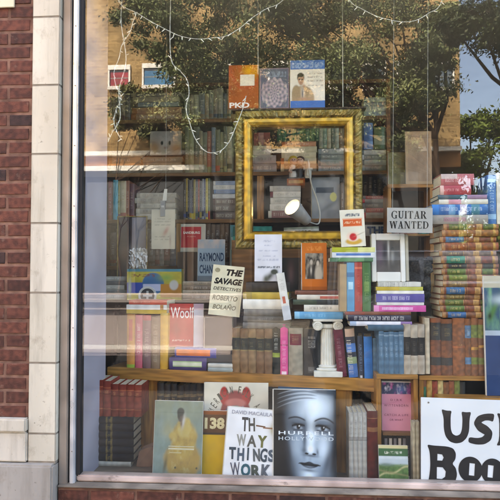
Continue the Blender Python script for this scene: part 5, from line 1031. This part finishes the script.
def leaf(U, V):
    im = can(U, '#c6bda8'); im = lay(im, gau(U, V, .62, .45, .16, .07, .7)*.6, '#b86a5c'); im = lay(im, gau(U, V, .8, .2, .04, .16)*.5, '#8a5c54')
    for y in (.75, .68, .6, .3, .22): im = lay(im, rect(U, V, .15, y, .8, y+.03)*np.clip(fbm(U, V, 22, int(y*50))*3-1.2, 0, .5), '#8a8478')
    return im
def leaflet():
    Y = TY-.06; q0, q1 = P(151.5, 249, Y), P(175, 249, Y); w_, h = q1.x-q0.x, P(163, 209.5, Y).z-P(163, 249, Y).z
    U, V = np.meshgrid(np.linspace(0, 1, 41), np.linspace(0, 1, 61)); im = np.clip(leaf(U, V), 0, 1).tolist(); b = MB(); b.grid(lambda u, v: (u*w_, -.004*math.sin(v*3), v*h), 40, 60, im, True); b.box(0, w_, .001, .002, 0.001, h-.001, L('#c6bda8'))
    o = b.build('leaflet', MART); tag(o, 'cream leaflet with faint print hanging from a peg', 'leaflet'); o.location = (q0.x, Y, P(163, 249, Y).z)
    c = MB(); c.box(w_*.38, w_*.58, -.008, -.004, h*.82, h*1.22, L('#8a8a88')); c.box(w_*.40, w_*.60, .003, .007, h*.8, h*1.2, L('#77706a')); c.box(w_*.42, w_*.54, -.010, .008, h*1.05, h*1.1, L('#c0bcb4')); c.hull([(w_*.46,-.004,h*1.22),(w_*.64,-.004,h*1.22),(w_*.64,.004,h*1.22),(w_*.46,.004,h*1.22),(w_*.54,-.004,h*1.52),(w_*.66,-.004,h*1.52),(w_*.66,.004,h*1.52),(w_*.54,.004,h*1.52)], L('#d8d2c4')); c.build('peg', MPAINT, o)
    t = MB(); t.tube([(w_*.6, 0, h*1.5), (w_*.6, 0, 3.298-o.location.z)], .0008, 4); t.build('thread', MWIRE, o)
leaflet()
# small framed picture and crumpled paper at the left
def smallframe():
    Y = TY+.08; q0, q1 = P(117, 264, Y), P(147, 264, Y); w_, h = q1.x-q0.x, P(130, 216, Y).z-TZ; b = MB(); t = .006
    b.box(0, w_, 0, .012, 0, t, L('#b0985a')); b.box(0, w_, 0, .012, h-t, h, L('#b0985a')); b.box(0, t, 0, .012, t+.0003, h-t-.0003, L('#b0985a')); b.box(w_-t, w_, 0, .012, t+.0003, h-t-.0003, L('#b0985a')); o = b.build('picture_frame', MGILT); tag(o, 'thin gold picture frame holding a grey print at the left', 'picture frame'); o.location = (q0.x, Y, TZ)
    U, V = np.meshgrid(np.linspace(0, 1, 31), np.linspace(0, 1, 41)); n = fbm(U, V, 5, 91); im = can(U, '#3c3a40')*(.6+.9*n)[..., None]; im = lay(im, rect(U, V, .5, .25, .98, 1), '#9a98a2'); im = lay(im, gau(U, V, .6, .5, .2, .12), '#e0dcd6'); im = lay(im, gau(U, V, .25, .55, .2, .1), '#6e5a50'); im = lay(im, gau(U, V, .55, .22, .2, .1), '#b4b2b8')
    b = MB(); im = np.clip(im, 0, 1).tolist(); b.grid(lambda u, v: (t+u*(w_-2*t), .006, t+v*(h-2*t)), 30, 40, im, True); b.build('print', MART, o)
smallframe()
def paper():
    Y = TY-.0; b = MB(); c = P(139, 262, Y); r_ = random.Random(5); n = 14
    img = [[L('#dcd9d6') for _ in range(n)] for _ in range(n)]; g = [[r_.uniform(-1, 1) for _ in range(n+1)] for _ in range(n+1)]
    b.grid(lambda u, v: ((u-.5)*.11, .02*g[int(v*n+.5)][int(u*n+.5)]-.02, v*.12+.012*g[int(u*n+.5)][int(v*n+.5)]+.014), n, n, img)
    o = b.build('crumpled_paper', MPAINT); o.location = (c.x, Y, P(155, 269, TY-.04).z-.01); tag(o, 'crumpled white paper lying over the back of the bus box', 'paper')
paper()
# tealish strips, picasso book, below the frame opening
z = P(300, 238, 1.0).z
b = MB(); q0, q1 = P(232, 240, .98), P(345, 240, .98); b.box(q0.x, q1.x, .96, 1.14, TZ, P(300, 240, .98).z-.0005); tag(b.build('plinth_box', MSHELF), 'brown box on the back table behind the hanging frame', 'box')
zp = P(300, 240, .98).z
lie(233, 226, 272, 240, .985, S('#2c8078', (.0, .08, '#1f5a54'), (0, 1, '#3a9a8c', .7, 1), side='#2f8a7e'), 'teal lying book seen through the bottom of the gilded frame', zb=zp, W=.13)
o = lie(284, 226.5, 319, 239, .975, S('#d8d4c6', (0, 1, '#9aa08a', 0, .15)), 'white lying book titled PICASSO under the clip lamp', zb=zp, W=.13, tilt=-2); T_ = P(300, 226.5, .975).z-P(300, 239, .975).z
spine_text(o, 'PICASSO', T_, .03, .17, '#8a8060', u=(-.25, .2))
lie(321, 229, 343, 239, .98, S('#2a2024', t=((.1, .8, '#5a4a4c'),)), 'small dark lying book beside the white PICASSO one', zb=zp, W=.12)

# ------------------------------------------------------------------ bookcase contents
KY2 = KY+.015
def fill(x0, x1, ytop, si, n, pal, desc, grp, var=4, W=.16, lean=0, titles=True, mat='jacket', drop=None):
    x = x0; ws = [random.uniform(.75, 1.3) for _ in range(n)]; t = sum(ws)
    for i in range(n):
        xe = x+(x1-x0)*ws[i]/t; c = mixc(L(pal[i % len(pal)]), (.62, .57, .5), .14)
        stand(x, ytop+random.uniform(0, var), xe, ytop+40, KY2+random.uniform(0, .01), S(c, (random.uniform(.0, .1), random.uniform(.12, .2), random.choice(pal)), t=((.3, .85, mixc(L(c), (1, .95, .85), .5)),) if titles else ()), desc.format(ORD[i]), grp, zb=KS[si]+.0004, W=W, mat=mat, lean=lean, parts=True); x = xe
def heap(x0, x1, yb, si, hs, pal, desc, grp, jit=1.2, z=None, W=.16, mat='jacket', Y0=0):
    z = KS[si]+.0004 if z is None else z
    for i, h in enumerate(hs):
        a, b_ = x0+random.uniform(-jit, jit), x1+random.uniform(-jit, jit); c = mixc(L(pal[i % len(pal)]), (.68, .64, .58), .18); T = P(a, yb, KY2).z-P(a, yb+h, KY2).z
        o = lie(a, yb, b_, yb+h, KY2+Y0+random.uniform(0, .012), S(c, (.0, .1, random.choice(pal)), t=((.15, .85, mixc(L(c), (1, 1, .9) if sum(L(c)) < .9 else (.05, .05, .05), .55)),)), desc.format(ORD[len(hs)-1-i]), grp, zb=z, z1=z+T, mat=mat, W=W); z = o['top']; del o['top']
    return z
# shelf indices: 1 -> y266, 2 -> y219, 3 -> y172, 4 -> y118
fill(108, 134, 180, 2, 6, ['#a8402f', '#b87a34', '#8a8a3c', '#c8b48a', '#a85a3c', '#6e3a4c'], '{} warm coloured spine from the left on the shelf behind the leaflet', 'warm spines on the left shelf')
stand(113, 180, 117.5, 219, KY+.0, S('#48b4c8'), 'cyan spine at the front of the left bookcase shelf', zb=KS[2]+.0004, W=.012, mat='jacket', parts=False)
heap(136, 176, 210, 2, [6, 5.5, 5, 5.5, 5], ['#c4beb2', '#a49e94', '#cac4b6', '#b0a89c'], '{} whitish lying book from the top of the stack above the leaflet', 'whitish stack on the left shelf')
fill(183.5, 210, 178, 2, 13, ['#23272f', '#c4a43a', '#303848', '#7a7f8c', '#22304c', '#a89a4a', '#4a5464', '#b03a30', '#2c3648', '#8c94a4', '#23407a', '#c0b030', '#3c5a3a'], '{} thin magazine spine from the left in the leaning row', 'thin magazines on the shelf', 3, .15)
zz = heap(213, 236, 210, 2, [7.5, 7, 6.5], ['#3a1c1c', '#32191b', '#422022'], '{} maroon lying volume from the top, left of the gilded frame', 'maroon lying volumes', .6, W=.15)
heap(213.5, 235, 190, 2, [4.6, 4.2, 4.6, 4.2], ['#c8ccd4', '#4a7ab4', '#d0d4d8', '#7a9ac8'], '{} blue or white lying book from the top, above the maroon volumes', 'blue and white lying books', 1, z=zz)
fill(206, 229, 223, 1, 5, ['#5a3a22', '#64452a', '#4a3020', '#6a4a2e', '#543620'], '{} brown spine from the left behind the name card', 'brown spines behind the name card', 1.5, mat='cloth')
stand(230, 225, 236, 266, KY2, S('#3a8a98', (.4, .7, '#a8d0d4', .2, .8)), 'teal spine beside the brown ones behind the name card', zb=KS[1]+.0004, W=.14, mat='jacket')
fill(110, 180, 226, 1, 13, ['#4a4440', '#6a4c44', '#8a8278', '#7c3a34', '#4c5a6c', '#a89c8c', '#6c6a60'], '{} dark spine from the left on the low left bookcase shelf', 'dark spines on the low left shelf', 7, mat='cloth')
# shelf 3 left (between 118 and 172)
heap(108, 140, 165, 3, [5, 5, 6, 4.5], ['#5a4c3c', '#7a6a50', '#4c5a44', '#8a7a5c'], '{} faded lying book from the top on the upper left shelf', 'faded stack on the upper left shelf')
heap(142, 182, 165, 3, [6, 5, 5.5], ['#8f8878', '#a09680', '#7c7664'], '{} beige lying book from the top below the animal cover', 'beige stack below the animal cover')
def animal(U, V):
    im = can(U, '#b9b0a8'); n = fbm(U, V, 9, 66); im = im*(.75+.5*n)[..., None]; im = lay(im, gau(U, V, .5, .5, .35, .35)*.8, '#d8d4d2'); im = lay(im, gau(U, V, .15, .3, .2, .3)*.8, '#c88a50'); im = lay(im, gau(U, V, .85, .25, .25, .3)*.8, '#cc9058')
    for cx in (.38, .63): im = lay(im, ell(U, V, cx, .5, .04, .09, .4), '#22262c')
    return lay(im, gau(U, V, .5, .3, .06, .05), '#9a6a64')
face(150, 131, 181, 155, KY2+.02, animal, 'picture book with a pale furry animal face on the upper left shelf', zb=P(165, 155, KY2+.02).z, back=3, T=.018)
def orangel(U, V): return can(U, '#b06a2c')*(.85+.3*fbm(U, V, 5, 2))[..., None]
zo = KS[4]+.0004
heap(131, 181, 112, 4, [7, 6], ['#a8642c', '#c07a3a'], '{} orange lying book from the top on the highest left shelf', 'orange lying books')
fill(185, 232, 126, 3, 11, ['#5c6a4c', '#8a946c', '#4c5a48', '#9a987c', '#6c7a64', '#a85a48', '#5a7a94'], '{} green grey spine from the left on the upper shelf by the gilded frame', 'green grey spines on the upper shelf', 8)
fill(107, 130, 88, 4, 5, ['#5a2a2a', '#6a4c34', '#3c4450', '#7a6248', '#44382e'], '{} dim spine from the left on the highest left shelf', 'dim spines on the highest shelf', 6)
fill(184, 236, 88, 4, 11, ['#5a6450', '#7c6a50', '#8a8a74', '#4f5f64', '#94805a'], '{} dim spine from the left on the highest shelf left of the orange paperback', 'dim spines high on the left', 7)
heap(132, 180, 100, 4, [4.5, 5, 4], ['#7a8a94', '#a89878', '#5c4a3c'], '{} mixed lying book from the top above the orange lying books', 'mixed stack on the highest left shelf', 2, z=KS[4]+.0004+.094)
# seen through the frame
z = heap(253, 276, 160, 3, [8.5, 8.5], ['#7d7a80', '#86828a'], '{} thick grey lying book seen in the upper left of the gilded frame', 'thick grey books in the frame', .6)
z = heap(253, 271, 140, 3, [5, 4.6], ['#b4aca8', '#9a9490'], '{} grey white lying book in the top left corner of the gilded frame', 'grey white books in the frame corner', .8, z=z)
lie(254, 126, 270, 139, KY2, S('#8a4a44', (.3, .6, '#a87a74')), 'dull red lying book in the top left corner of the gilded frame', zb=z, W=.15)
z = heap(281, 316, 160, 3, [8, 6, 5.5, 6, 5], ['#6a5a44', '#c8bc9c', '#d0c4a4', '#c4b898', '#b8622c'], '{} cream lying book from the top in the middle of the gilded frame', 'cream stack in the frame', 1.2)
row(277, 319, [124, 125, 124.5, 126, 124, 125, 124.5, 125, 126], 140, KY2+.0, [S(c, t=((.2, .8, '#8aa08a'),)) for c in ('#2c5a3a', '#3a6a44', '#24483a', '#44704c', '#2f6050', '#3c5a34', '#2a5a48', '#4a6a44', '#2c5440')], '{} small green spine from the left on the cream stack in the frame', 'small green spines in the frame', zb=z, W=.12)
zz = heap(318, 347, 160, 3, [6, 6, 5.5, 5.5], ['#5c6a74', '#7a8890', '#4a5a66', '#8a949a'], '{} blue grey lying book from the top in the right of the gilded frame', 'blue grey stack in the frame', 1)
row(319, 347, [125, 127, 124, 126, 125, 127, 124], 148, KY2, [S(c, t=((.2, .8, '#d8d4c4'),)) for c in ('#8a8f84', '#6f8a80', '#b0a894', '#5f6f68', '#a8b0a4', '#7a6a58', '#94a09a')], '{} pale spine from the left in the top right corner of the gilded frame', 'pale spines in the frame', zb=zz, W=.14)
zf = heap(269, 301, 212, 2, [7, 6.5, 6.5, 6, 5.5], ['#7a3a44', '#d8d4cc', '#c8c4bc', '#dcd8d0', '#b4b0a8'], '{} white lying book from the top behind the clip lamp', 'white stack behind the lamp', 1.5, W=.24, Y0=-.085)
o = lie(287, 189, 305, 196, KY2-.09, S('#b05a24', (.1, .9, '#d8a060', .3, .7)), 'small orange lying book under the doll figurine', zb=zf, W=.14); 
zfig = P(296, 189, KY2-.09).z-P(296, 196, KY2-.09).z+zf
def greyb(U, V):
    im = can(U, '#8f959c'); n = fbm(U, V, 5, 13); im = im*(.8+.4*n)[..., None]; im = lay(im, rect(U, V, .15, .62, .78, .76), '#3c4a5a'); im = lay(im, gau(U, V, .6, .3, .35, .06, .4)*.8, '#5a6068'); im = lay(im, gau(U, V, .3, .42, .2, .1)*.6, '#b4b8bc'); return lay(im, ell(U, V, .77, .52, .12, .11, .1), '#d4d07a')
face(312, 177, 340, 219, KY2+.02, greyb, 'grey hardback with a round yellow sticker seen through the gilded frame', zb=KS[2]+.0004, back=4, T=.025)
fill(341, 349, 182, 2, 3, ['#5a3a2c', '#3c4438', '#6a4a34'], '{} narrow spine at the right inside the gilded frame', 'narrow spines in the frame', 3)
# right of the frame
z = heap(362, 387, 165, 3, [6, 5.5, 5, 5], ['#4a5f6a', '#8aa0a4', '#5a7078', '#c4ccd0'], '{} teal grey lying book from the top right of the gilded frame', 'teal grey stack right of the frame', 1)
z = heap(362.5, 387, 140, 3, [5], ['#d0d2d6'], '{} white lying book between the teal stack and blue box file', 'white book right of the frame', .3, z=z)if False else z
stand(364, 123, 373, 151, KY2, S('#3a6aa4', (.1, .3, '#6a94c4')), 'blue box file standing on the teal grey stack', zb=z, W=.15, mat='jacket')
stand(374, 127, 386, 151, KY2, S('#4a6a48', (.2, .6, '#8a9a84')), 'dull green file standing beside the blue box file', zb=z, W=.15, mat='jacket')
z = heap(363, 387, 112, 4, [5, 5, 4.5, 4.5], ['#7a94a4', '#a4b0a8', '#4c6474', '#8aa094'], '{} pale lying book from the top above the blue box file', 'pale stack above the box file', 1)
z = heap(363, 387, 210, 2, [6, 4.5, 5, 4, 3.6], ['#8a8e94', '#a83440', '#44444a', '#7c848c', '#b03448'], '{} red or grey lying book from the top, left of the notice', 'red and grey stack left of the notice', 1)
row(363, 387, [176, 177, 176, 178, 177], 195, KY2, [S(c, t=((.2, .8, '#77706a'),)) for c in ('#23221f', '#2e2c26', '#1c1c1e', '#33302a', '#262420')], '{} black short spine from the left above the red and grey stack', 'black short spines right of the frame', zb=z, W=.13)
o = lie(365, 224.5, 389, 236, KY2-.008, S('#a8b8c8'), 'pale blue lying book with large letters left of the notice', zb=P(377, 236, KY2-.008).z, W=.14, mat='jacket')
zq = P(377, 236, KY2-.008).z; b = MB(); q0, q1 = P(364, 240, KY2), P(390, 240, KY2); b.box(q0.x, P(386, 240, KY2).x, KY2-.004, KY2+.2, KS[1]+.0005, zq-.0005); tag(b.build('book_block', MDARK), 'dark block under the pale blue lying book', 'block')
T_ = P(377, 224.5, KY2).z-P(377, 236, KY2).z; spine_text(o, 'THE', T_, .012, .13, '#2f4f80', u=(-.32, .32), bold=.04)
fill(345, 362, 226, 1, 6, ['#4a3a2c', '#33302c', '#5a4a34'], '{} dark spine from the left behind the strawberry booklet', 'dark spines behind the strawberry booklet', 4)
# pine cubby behind the notice
def cubby():
    Y = .95; q0, q1 = P(388, 242, Y), P(434, 242, Y); z0, z1 = TZ, P(410, 184, Y).z; w_, h = q1.x-q0.x, z1-z0; root = empty('pine_cubby', (q0.x, Y, z0)); tag(root, 'open pine cubby box behind the grey notice', 'cubby'); t = .022
    for nm, bx, m in (('side_board', (0, t, 0, .18, 0, h-t-.0005), MWOODV), ('side_board', (w_-t, w_, 0, .18, 0, h-t-.0005), MWOODV), ('top_board', (0, w_, -.002, .18, h-t, h), MWOOD), ('back_board', (t+.0005, w_-t-.0005, .17, .18, 0, h-t-.0005), MDARK), ('inner_shelf', (t+.0005, w_-t-.0005, .003, .168, h*.55, h*.55+.012), MWOOD)):
        b = MB(); b.box(*bx); b.build(nm, m, root, bevel=.002)
    zs_ = z0+h*.55+.0125; cs = ['#9a7470', '#8a5a54', '#a88478', '#74504c']
    for i, c in enumerate(cs):
        T = .016; o = lie(394, 200, 417-i, 204, Y+.012, S(c, t=((.1, .9, '#c0a8a0'),)), ORD[3-i]+' dusty pink lying book from the top inside the pine cubby', 'dusty pink books in the cubby', zb=zs_, z1=zs_+T, W=.13); zs_ = o['top']; del o['top']
    lie(418.5, 196, 429, 204, Y+.012, S('#2a7a88', (.3, .7, '#3aa0a8')), 'small teal book at the right inside the pine cubby', zb=z0+h*.55+.0125, W=.12)
    return z1
zc = cubby()
def olive(U, V): return can(U, '#6e6a4a')*(.6+.8*fbm(U, V, 6, 15))[..., None]
face(389, 152, 428, 184, 1.02, olive, 'dull olive picture standing on the pine cubby', zb=zc+.0005, back=4, T=.02)
def pinkpic(U, V): return lay(can(U, '#a08a76')*(.75+.5*fbm(U, V, 6, 25))[..., None], 1-rect(U, V, .08, .06, .92, .94), '#b0977c')
face(406, 131, 432, 166, .98, pinkpic, 'faded beige print leaning on the olive picture', zb=zc+.0005, back=2, T=.012)
# shaded chair back and tins between cubby and leather stack
def plush():
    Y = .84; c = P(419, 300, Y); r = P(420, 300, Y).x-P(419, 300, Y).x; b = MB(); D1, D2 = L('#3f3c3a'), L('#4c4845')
    b.ball((-3*r, 0, 15*r), 15*r, D1, .95, .8, 1.05, 20); b.ball((4*r, -3*r, 33*r), 11*r, D2, 1, .9, .9, 18); b.ball((-5*r, 0, 40*r), 4.4*r, D1, 1, .6, 1); b.ball((13*r, 0, 40*r), 4.4*r, D1, 1, .6, 1); b.ball((8*r, -12*r, 30*r), 5*r, L('#6a645c'), 1.1, 1, .8)
    b.ball((-11*r, -8*r, 16*r), 6*r, D2, .8, .8, 1.6); b.ball((8*r, -9*r, 15*r), 6*r, D2, .8, .8, 1.6); b.ball((-9*r, -11*r, 4.5*r), 6*r, D1, 1, 1.2, .75); b.ball((6*r, -11*r, 4.5*r), 6*r, D1, 1, 1.2, .75)
    for v in range(len(b.v)):
        x, y, z = b.v[v]; k = 1+.03*math.sin(x*900+z*700)+.03*math.sin(z*1100-y*800); b.v[v] = (x*k, y*k, z)
    m = min(v[2] for v in b.v); b.v = [(x, y, z-m) for x, y, z in b.v]
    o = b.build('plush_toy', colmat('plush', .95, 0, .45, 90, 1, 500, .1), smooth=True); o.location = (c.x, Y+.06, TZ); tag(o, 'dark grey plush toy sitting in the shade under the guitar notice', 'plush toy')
plush()
# ------------------------------------------------------------------ dolls, clip lamp, string lights
def dolls():
    c = P(296, 189, KY2+.05); r = P(297, 189, KY2).x-P(296, 189, KY2).x; b = MB(); z0 = 0
    b.box(-7*r, 8*r, -5*r, 5*r, 0, 1.4*r, L('#3a3634'))
    b.lathe([(3.6*r, 1.3*r), (3.8*r, 5*r), (2.6*r, 9*r), (3*r, 13*r), (1.2*r, 15*r)], 16, L('#cfc8c0'), (-3.2*r, 0, 0)); b.lathe([(3.4*r, 1.3*r), (3.2*r, 7*r), (3.8*r, 12*r), (1.4*r, 14.6*r)], 16, L('#1f1f22'), (3.4*r, 0, 0))
    b.tube([(3*r, -3*r, 11*r), (0, -4.4*r, 9*r), (-3.5*r, -3.2*r, 8.4*r)], [1.3*r, 1.1*r, .9*r], 8, L('#1f1f22')); b.tube([(-5.4*r, -1*r, 12*r), (-6.6*r, -2.4*r, 8*r), (-4*r, -3.6*r, 6*r)], [1.1*r, .9*r, .8*r], 8, L('#c8a08c'))
    b.ball((-2.6*r, -.3*r, 18.4*r), 3.9*r, L('#c89a84'), 1, 1, 1.1); b.ball((4*r, 0, 18*r), 3.9*r, L('#d0a890'), 1, 1, 1.1)
    for x in (-3.6, -1.4, 2.8, 5): b.ball((x*r, -3.7*r, 18.8*r), .55*r, L('#1c1a1a'))
    b.ball((.8*r, -2.6*r, 17*r), .7*r, L('#b8806c'))
    o = b.build('doll_figurine', MSKIN); tag(o, 'little figurine of two dolls hugging seen inside the gilded frame', 'figurine'); o.location = (c.x, KY2-.05, zfig)
    h = MB(); h.ball((-2.8*r, .7*r, 20.2*r), 4.2*r, L('#c4a82c'), 1.05, 1, .85); h.tube([(-6.4*r, .3*r, 20*r), (-6.8*r, .3*r, 16*r)], [1.6*r, 1*r], 8, L('#c4a82c')); h.build('blonde_hair', MSKIN, o)
    h = MB(); h.ball((4.4*r, .9*r, 19.8*r), 4.1*r, L('#3a2628'), 1, 1, .85); h.build('dark_hair', MSKIN, o)
dolls()
def clip_lamp():
    Y = .95; zs_ = KS[3]; a = P(309, 170, KY-.02); root = empty('clip_lamp', tuple(a)); tag(root, 'lit metal clip lamp on a bent stem, clamped to the shelf inside the gilded frame', 'lamp')
    mi = Matrix.Translation(-a)
    def lp(mb, nm, m, par=None, **k):
        o = mb.build(nm, m, par or root, **k); 
        if par is None: o.matrix_parent_inverse = mi
        return o
    c0 = P(308, 160, KY-.03); b = MB(); b.box(c0.x-.03, c0.x+.03, KY-.045, KY+.03, zs_+.0006, zs_+.016); b.box(c0.x-.022, c0.x+.022, KY-.045, KY-.006, zs_-.05, zs_); b.box(c0.x-.012, c0.x+.012, KY-.06, KY-.046, zs_-.04, zs_+.05); lp(b, 'clamp', MPAINT if False else MPLAST, bevel=.003)
    head = P(307, 221, .84)
    pts = [P(308, 160, KY-.053), P(309, 172, KY-.09), P(312, 186, 1.04), P(317, 200, .97), P(320, 214, .92), P(318, 224, .88), head]
    sm = []
    for i in range(len(pts)-1):
        p0, p1, p2, p3 = pts[max(i-1, 0)], pts[i], pts[i+1], pts[min(i+2, len(pts)-1)]
        for k in range(6): t = k/6; sm.append(.5*((2*p1)+(p2-p0)*t+(2*p0-5*p1+4*p2-p3)*t*t+(3*p1-p0-3*p2+p3)*t**3))
    b = MB(); b.tube(sm+[pts[-1]], .0042, 8); lp(b, 'stem', MWIRE)
    tip = P(291, 206, .735); ax = (tip-head); Ln = ax.length; q = ax.to_track_quat('Z', 'Y').to_matrix().to_4x4(); px = P(301, 210, .8).x-P(300, 210, .8).x
    M_ = Matrix.Translation(head-a) @ q
    b = MB(); Lz = Ln*.95; b.lathe([(.012, -.012), (5.2*px, 0), (6.2*px, Lz*.25), (9.0*px, Lz*.98), (9.3*px, Lz), (8.7*px, Lz*.985), (6*px, Lz*.28), (4.8*px, .01), (.004, .006)], 30)
    o = b.build('lamp_shade', MLAMP, root, smooth=True); o.matrix_local = M_
    m, t, bs_ = newmat('lit_bulb'); bs_.inputs['Base Color'].default_value = (1, .9, .7, 1); bs_.inputs['Emission Color'].default_value = (1, .74, .36, 1); bs_.inputs['Emission Strength'].default_value = 6
    b = MB(); b.ball((0, 0, Lz*.42), 4.2*px, (1, 1, 1)); o = b.build('bulb', m, root); o.matrix_local = M_
    ld = bpy.data.lights.new('bulb_glow', 'POINT'); ld.energy = .012; ld.color = (1, .76, .42); ld.shadow_soft_size = .02; lo_ = bpy.data.objects.new('bulb_glow', ld); COL.objects.link(lo_); lo_.parent = root; lo_.matrix_local = M_ @ Matrix.Translation((0, 0, Lz*.86))
clip_lamp()
def garland(name, pix, Y, label, nb, hang=True, seed=1):
    pts = [P(x, y, Y) for x, y in pix]; sm = []
    for i in range(len(pts)-1):
        p0, p1, p2, p3 = pts[max(i-1, 0)], pts[i], pts[i+1], pts[min(i+2, len(pts)-1)]
        for k in range(8): t = k/8; sm.append(.5*((2*p1)+(p2-p0)*t+(2*p0-5*p1+4*p2-p3)*t*t+(3*p1-p0-3*p2+p3)*t**3))
    sm.append(pts[-1]); root = empty(name, tuple(sm[0])); tag(root, label, 'string lights', 'strings of fairy lights'); mi = Matrix.Translation(-sm[0])
    r_ = random.Random(seed)
    b = MB(); b.tube([p+Vector((.0016*math.sin(i*2.1), .0016*math.cos(i*2.1), 0)) for i, p in enumerate(sm)], .0015, 6); b.tube([p+Vector((-.0016*math.sin(i*2.1), -.0016*math.cos(i*2.1), 0)) for i, p in enumerate(sm)], .0015, 6); o = b.build('wire', MWIRE, root); o.matrix_parent_inverse = mi
    base = None; n = len(sm); nb = int(nb*1.6)
    for k in range(nb):
        i = int((k+.5)*n/nb); p = sm[i]; d = Vector((r_.uniform(-.8, .8), r_.uniform(-.5, .1), r_.uniform(-1, -.2) if hang else r_.uniform(-.8, .8))).normalized()
        if base is None:
            b = MB(); b.lathe([(.0024, 0), (.0024, .008), (.0026, .009), (.0022, .017), (.0008, .022)], 8); base = b.build('bulb', MBULB, root); o = base
        else: o = base.copy(); COL.objects.link(o); o.parent = root
        o.matrix_local = Matrix.Translation(p-sm[0]) @ d.to_track_quat('Z', 'Y').to_matrix().to_4x4()
garland('string_lights', [(112,-30),(119,2),(137,13),(150,21),(165,29),(180,36),(197,39),(212,38),(226,36),(240,28),(252,18),(266,9),(281,2),(300,-20)], .16, 'pale fairy lights swagging across the top left of the window', 15, seed=2)
garland('string_lights', [(335,-25),(350,1),(362,9),(376,16),(390,20),(404,22),(417,20),(429,13),(440,5),(450,-25)], .16, 'pale fairy lights swagging across the top right of the window', 9, seed=3)
garland('string_lights', [(137,12),(133,22),(130,32),(122,45),(119,58),(114,72),(116,86),(121,98),(116,110),(114,122),(118,134),(122,140)], .2, 'fairy lights hanging down near the left edge beside the red far window', 13, False, 4)
garland('string_lights', [(171,-20),(170,40),(172,62),(180,71),(187,80),(189,94),(186,108),(190,124),(196,140),(207,152),(220,151),(229,142),(236,126),(243,108),(246,96)], .22, 'fairy lights looping down to the left of the gilded frame', 13, False, 5)
b = MB(); p0, p1 = P(118, -5, .18), P(118, 138, .18)
garland('string_lights', [(124,-20),(121,20),(126,60),(119,90),(120,118),(112,133),(108,142)], .19, 'short tangled fairy lights strand at the far left of the window', 9, False, 6)
n_ = P(466, 330, .3)
for k, v in LABELS.items():
    if len(v) > 1: print('DUPLICATE LABEL', k, v)
